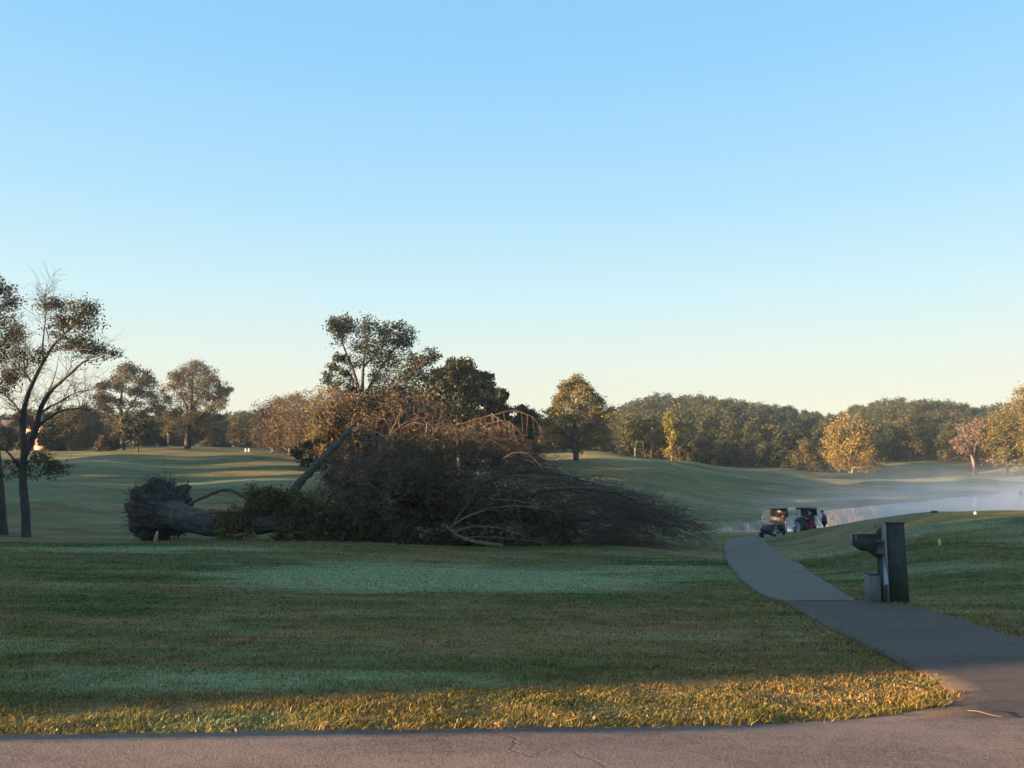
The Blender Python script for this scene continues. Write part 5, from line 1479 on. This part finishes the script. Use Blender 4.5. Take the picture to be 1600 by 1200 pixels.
# ball washer on its own post
bw = empty('ball_washer', so + np.array([sx(1376.5), -.10, 0])); bw['label'] = 'dark green ball washer on a thin post in front of the wooden arm'; bw['category'] = 'ball washer'
x0 = 0
w_ = MB(); w_.lathe([(.001, sz(863) - .01), (.075, sz(863) - .01), (.088, sz(863)), (.088, sz(861)), (.08, sz(860)), (.08, sz(845)), (.086, sz(844)), (.086, sz(842.5)), (.07, sz(842)), (.001, sz(841.5))], (-.02, 0, 0), 24); w_.build('drum', M['green_metal'], bw, True)
w_ = MB(); w_.tube([(0, 0, -.15), (0, 0, sz(862))], .03, 12); w_.lathe([(.09, -.01), (.09, .02), (.035, .035)], (0, 0, 0), 16); w_.build('post', M['black'], bw)
w_ = MB(); w_.tube([(-.02, 0, sz(842)), (-.02, 0, sz(838))], .012, 8); w_.lathe([(.002, sz(838)), (.022, sz(838) + .01), (.02, sz(838) + .03), (.002, sz(838) + .035)], (-.02, 0, 0), 12); w_.build('plunger', M['black'], bw)
# towel
V = []; nr, nc = 16, 9
for i in range(nr):
    t_ = i / (nr - 1); wdt = .03 + .095 * t_
    for j in range(nc):
        s_ = j / (nc - 1)
        V.append((sx(1377.9) + s_ * wdt, -.045 + .016 * math.sin(s_ * 11 + t_ * 2) * (1 - .3 * t_), sz(864) - t_ * (.62 - .06 * s_) ))
tw_ = MB(); tw_.add(V, [(i * nc + j, i * nc + j + 1, (i + 1) * nc + j + 1, (i + 1) * nc + j) for i in range(nr - 1) for j in range(nc - 1)])
M['towel'] = plain('pale_blue_towel', (0.42, 0.50, 0.66), .95)
to = tw_.build('towel', M['towel'], None, True); to.location = tuple(so); to.modifiers.new('thick', 'SOLIDIFY').thickness = .008
tag(to, 'pale blue towel hanging beside the thin dark post', 'towel')
# litter box
wb = empty('waste_box', so + np.array([sx(1369), .0, 0])); wb['label'] = 'small grey slatted wooden box standing under the side arm'; wb['category'] = 'box'
w_ = MB()
for k in range(4): w_.bbox((-.055 + k * .042, 0, .26), (.038, .025, .52), .004)
for k in range(6): w_.bbox((-.092, .02 + k * .042, .26), (.022, .038, .52), .004)
w_.bbox((.10, .12, .26), (.022, .26, .52), .004); w_.bbox((0, .255, .26), (.19, .02, .52), .004)
w_.build('slats', M['grey_wood'], wb)
w_ = MB(); w_.bbox((0, .12, .535), (.20, .28, .025), .005); w_.build('lid', M['dark_wood'], wb)

# ------------------------------------------------------------------ tee markers and small things
def marker(px, py, label, mat, r=.07, hgt=.16):
    p = hit(px, py)
    mb = MB(); mb.lathe([(.001, -.02), (r, -.02), (r * 1.05, hgt * .3), (r * .95, hgt * .75), (r * .55, hgt), (.001, hgt * 1.05)], (0, 0, 0), 16)
    o = mb.build('tee_marker', mat, None, True); o.location = tuple(p); tag(o, label, 'tee marker')
M['mk_yellow'] = plain('marker_yellow', (0.85, 0.50, 0.14), .5); M['mk_blue'] = plain('marker_blue', (0.01, 0.10, 0.30), .4); M['mk_white'] = plain('marker_white', (0.75, 0.78, 0.80), .4)
marker(1468, 852, 'small orange-yellow tee marker glowing on the tee lawn', M['mk_yellow'], .045, .19)
marker(1368, 824, 'small blue tee marker just above the wooden side arm', M['mk_blue'], .05, .18)
marker(1524, 804, 'tiny white tee marker near the crest of the tee lawn', M['mk_white'], .06, .13)
marker(1460, 801, 'low dark marker on the crest line of the tee lawn', M['black'], .16, .10)
p = P(1595, 777, 112); mb = MB(); mb.lathe([(.001, 0), (.25, .05), (.3, .35), (.2, .6), (.001, .68)], (0, 0, 0), 14); o = mb.build('buoy', M['black'], None, True); o.location = (p[0], 112, -5.05); tag(o, 'small dark float on the misty lake', 'buoy')
M['mk_glow'] = plain('marker_bright', (0.95, 0.90, 0.60), .4)
for px in (384.3, 389.2):
    p = hit(px, 706); 
    mb = MB(); mb.lathe([(.001, -.05), (.15, -.05), (.17, .12), (.17, .5), (.1, .62), (.001, .64)], (0, 0, 0), 14); o = mb.build('fairway_marker', M['mk_glow'], None, True); o.location = tuple(p)
    tag(o, 'one of two bright yellow-white markers standing side by side on the far left meadow', 'marker', 'pair of bright markers on the far meadow')
# scattered pale leaves on grass and asphalt edge
lm_ = plain('dry_leaf', (0.17, 0.12, 0.075), .8, var=.6)
C_ = []
for px, py in [(605, 1071), (107, 1092), (218, 1122), (340, 1149), (368, 1149), (62, 1150), (220, 1150), (740, 1140), (860, 1143), (930, 1139), (1010, 1136), (520, 1146), (640, 1141)]:
    p = hit(px, py); C_.append(p + (0, 0, .03))
for _ in range(70):
    x = rng.uniform(-3.4, 2.7); C_.append((x, float(edge_y(x)) + rng.normal(-.03, .05), .022))
l3 = leaf_quads(np.array(C_), .014, 1.8, flat=.0)
o = link('leaf_litter', mesh_np('leaf_litter', l3[0], l3[1], lm_)); tag(o, 'dry pale leaves scattered along the grass edge', kind='stuff')
# twig lying on the drive corner
a = hit(1512, 1119); b_ = hit(1566, 1129)
mb = MB(); mb.tube(curve(a + (0, 0, .035), b_ + (0, 0, .035), .03, 8), np.linspace(.0035, .002, 8), 5); o = mb.build('dry_stalk', plain('straw', (.11, .08, .05), .8)); tag(o, 'long dry straw-coloured stalk lying on the asphalt corner', 'stalk')

# ------------------------------------------------------------------ brick house behind the left trees
m, t, b = new_mat('brick')
tc = t.nodes.new('ShaderNodeTexCoord').outputs['Object']
br = t.nodes.new('ShaderNodeTexBrick'); br.inputs['Scale'].default_value = 4.0; br.inputs['Color1'].default_value = (.42, .20, .13, 1); br.inputs['Color2'].default_value = (.50, .27, .18, 1); br.inputs['Mortar'].default_value = (.55, .48, .42, 1)
mp_ = t.nodes.new('ShaderNodeMapping'); mp_.inputs['Rotation'].default_value = (R(90), 0, 0); t.links.new(tc, mp_.inputs[0]); t.links.new(mp_.outputs[0], br.inputs[0]); t.links.new(br.outputs[0], b.inputs['Base Color']); b.inputs['Roughness'].default_value = .9
M['brick'] = m
M['roof'] = plain('shingle', (.10, .085, .08), .9, var=.35, scale=3)
M['trim'] = plain('cream_trim', (.75, .66, .52), .6); M['pane'] = plain('dark_pane', (.05, .06, .07), .1)
def house(px, d, yaw, gables, label, w, dep):
    x = (px - 800) / F * d; o = empty('brick_house', (x, d, Hs(x, d) - .3), yaw); tag(o, label, 'house')
    wl = MB(); wl.box((0, dep / 2, 1.7), (w, dep, 3.4)); rf = MB()
    rf.prism([(-.5, 3.35), (dep / 2, 6.3), (dep + .5, 3.35), (dep / 2, 6.0)], 0, -w / 2 - .4, w / 2 + .4)
    for gx, gw, gh in gables:
        wl.prism([(gx - gw / 2, 0), (gx + gw / 2, 0), (gx + gw / 2, 2.6), (gx, gh), (gx - gw / 2, 2.6)], 1, -1.2, .01)
        for s_ in (-1, 1):
            rf.prism([(gx + s_ * (gw / 2 + .35), 2.35), (gx, gh + .12), (gx, gh + .38), (gx + s_ * (gw / 2 + .35), 2.6)], 1, -1.45, dep / 2)
    wl.build('wall', M['brick'], o); rf.build('roof', M['roof'], o)
    for gx, gw, gh in gables:
        wn = MB(); 
        for q in (-.62, .62):
            wn.box((gx + q, -1.225, 1.6), (.10, .05, 1.5)); 
        wn.box((gx, -1.225, 2.35), (1.34, .05, .10)); wn.box((gx, -1.225, .85), (1.44, .07, .10)); wn.box((gx, -1.23, 1.6), (.06, .04, 1.4))
        f_ = wn.build('window', M['trim'], o); pq = MB(); pq.box((gx, -1.205, 1.6), (1.14, .02, 1.4)); pq.build('pane', M['pane'], f_)
    ch = MB(); ch.box((w * .32, dep * .35, 5.6), (.9, .7, 3.2)); ch.box((w * .32, dep * .35, 7.25), (1.05, .85, .2)); ch.build('chimney', M['brick'], o)
house(14, 176, R(-28), [(0, 3.2, 6.6)], 'steep-gabled brick house at the left picture edge, lit orange by the sun', 9, 7)
house(58, 170, R(-28), [(-.8, 3.2, 7.0), (3.2, 3.4, 5.2)], 'brick house with two gables seen behind the leaning tree trunk', 10, 7)
ST('dark_shrub_tree', 'dark leafy tree between the two brick houses', 'tree', 34, 706, 160, 7.5, 5, .5, 18, 'oval', 'leaf_dark', **kw1)
ST('dark_shrub_tree', 'dark leafy tree just right of the brick house with two gables', 'tree', 84, 706, 156, 5.6, 6, .3, 18, 'oval', 'leaf_dark', **kw1)
ST('dark_shrub_tree', 'low dark tree before the left brick house', 'tree', 2, 706, 152, 4.6, 4.4, .3, 16, 'oval', 'leaf_olive', **kw1)
# two pale bird-box poles by the oak
for px, d, lab in ((264, 148, 'pale thin pole left of the broad oak trunk'),):
    x = (px - 800) / F * d; mb = MB(); mb.tube([(0, 0, -.2), (0, 0, 2.6)], .06, 8); mb.bbox((0, 0, 2.75), (.28, .22, .34), .03); o = mb.build('pole', M['grey_wood']); o.location = (x, d, Hs(x, d)); tag(o, lab, 'pole')

# ------------------------------------------------------------------ mist over the lake (stuff)
def vol_box(name, lo, hi, label=None):
    V = [(x, y, z) for z in (lo[2], hi[2]) for y in (lo[1], hi[1]) for x in (lo[0], hi[0])]
    return V, [(0, 2, 3, 1), (4, 5, 7, 6), (0, 1, 5, 4), (2, 6, 7, 3), (0, 4, 6, 2), (1, 3, 7, 5)]
m = bpy.data.materials.new('lake_mist'); m.use_nodes = True; t = m.node_tree; t.nodes.clear()
out = t.nodes.new('ShaderNodeOutputMaterial'); pv = t.nodes.new('ShaderNodeVolumePrincipled'); t.links.new(pv.outputs[0], out.inputs['Volume'])
pv.inputs['Color'].default_value = (.62, .80, 1, 1); pv.inputs['Anisotropy'].default_value = .1
tc = t.nodes.new('ShaderNodeNewGeometry').outputs['Position']
n = noise_n(t, tc, .16, 5, .65, 1.2, (1, .8, .7)); sxx = t.nodes.new('ShaderNodeSeparateXYZ'); t.links.new(tc, sxx.inputs[0])
hz = math_n(t, 'SUBTRACT', 1.0, math_n(t, 'DIVIDE', math_n(t, 'ADD', sxx.outputs[2], 5.0), 6.0), True)
hz = math_n(t, 'POWER', hz, 2.2)
nn_ = ramp(t, n, [(.42, (0.03, 0.03, 0.03)), (.66, (1, 1, 1))]).outputs[0]
low_ = math_n(t, 'POWER', math_n(t, 'SUBTRACT', 1.0, math_n(t, 'MULTIPLY', math_n(t, 'ADD', sxx.outputs[2], 5.0), 1 / 1.6), True), 1.5)
nn_ = math_n(t, 'ADD', math_n(t, 'MULTIPLY', nn_, .75), math_n(t, 'MULTIPLY', low_, 1.2))
far_ = math_n(t, 'SUBTRACT', 1.0, math_n(t, 'MULTIPLY', math_n(t, 'SUBTRACT', sxx.outputs[1], math_n(t, 'ADD', math_n(t, 'MULTIPLY', sxx.outputs[0], .95), 56.0)), .06), True)
nn_ = math_n(t, 'MULTIPLY', nn_, math_n(t, 'ADD', math_n(t, 'MULTIPLY', far_, .9), .1))
xf = math_n(t, 'MULTIPLY', math_n(t, 'SUBTRACT', sxx.outputs[0], 22.0), 1 / 26, True)
dn = math_n(t, 'MULTIPLY', math_n(t, 'MULTIPLY', hz, nn_), math_n(t, 'MULTIPLY', math_n(t, 'ADD', xf, .10), MIST))
t.links.new(dn, pv.inputs['Density'])
V, Fq_ = vol_box('mist', (16, 62, -4.99), (135, 150, 1.2))
o = link('mist', mesh_np('mist', V, np.array(Fq_), m)); tag(o, 'thin steam rising from the lake', kind='stuff')

# ------------------------------------------------------------------ morning haze
m = bpy.data.materials.new('haze_air'); m.use_nodes = True; t = m.node_tree; t.nodes.clear()
out = t.nodes.new('ShaderNodeOutputMaterial'); pv = t.nodes.new('ShaderNodeVolumePrincipled'); t.links.new(pv.outputs[0], out.inputs['Volume'])
pv.inputs['Color'].default_value = (.55, .78, 1, 1); pv.inputs['Density'].default_value = HAZE; pv.inputs['Anisotropy'].default_value = 0.0
V, Fq_ = vol_box('haze', (-500, -20, -9), (500, 660, 42))
if HAZE: tag(link('haze', mesh_np('haze', V, np.array(Fq_), m)), 'thin blue morning air over the course', kind='stuff')
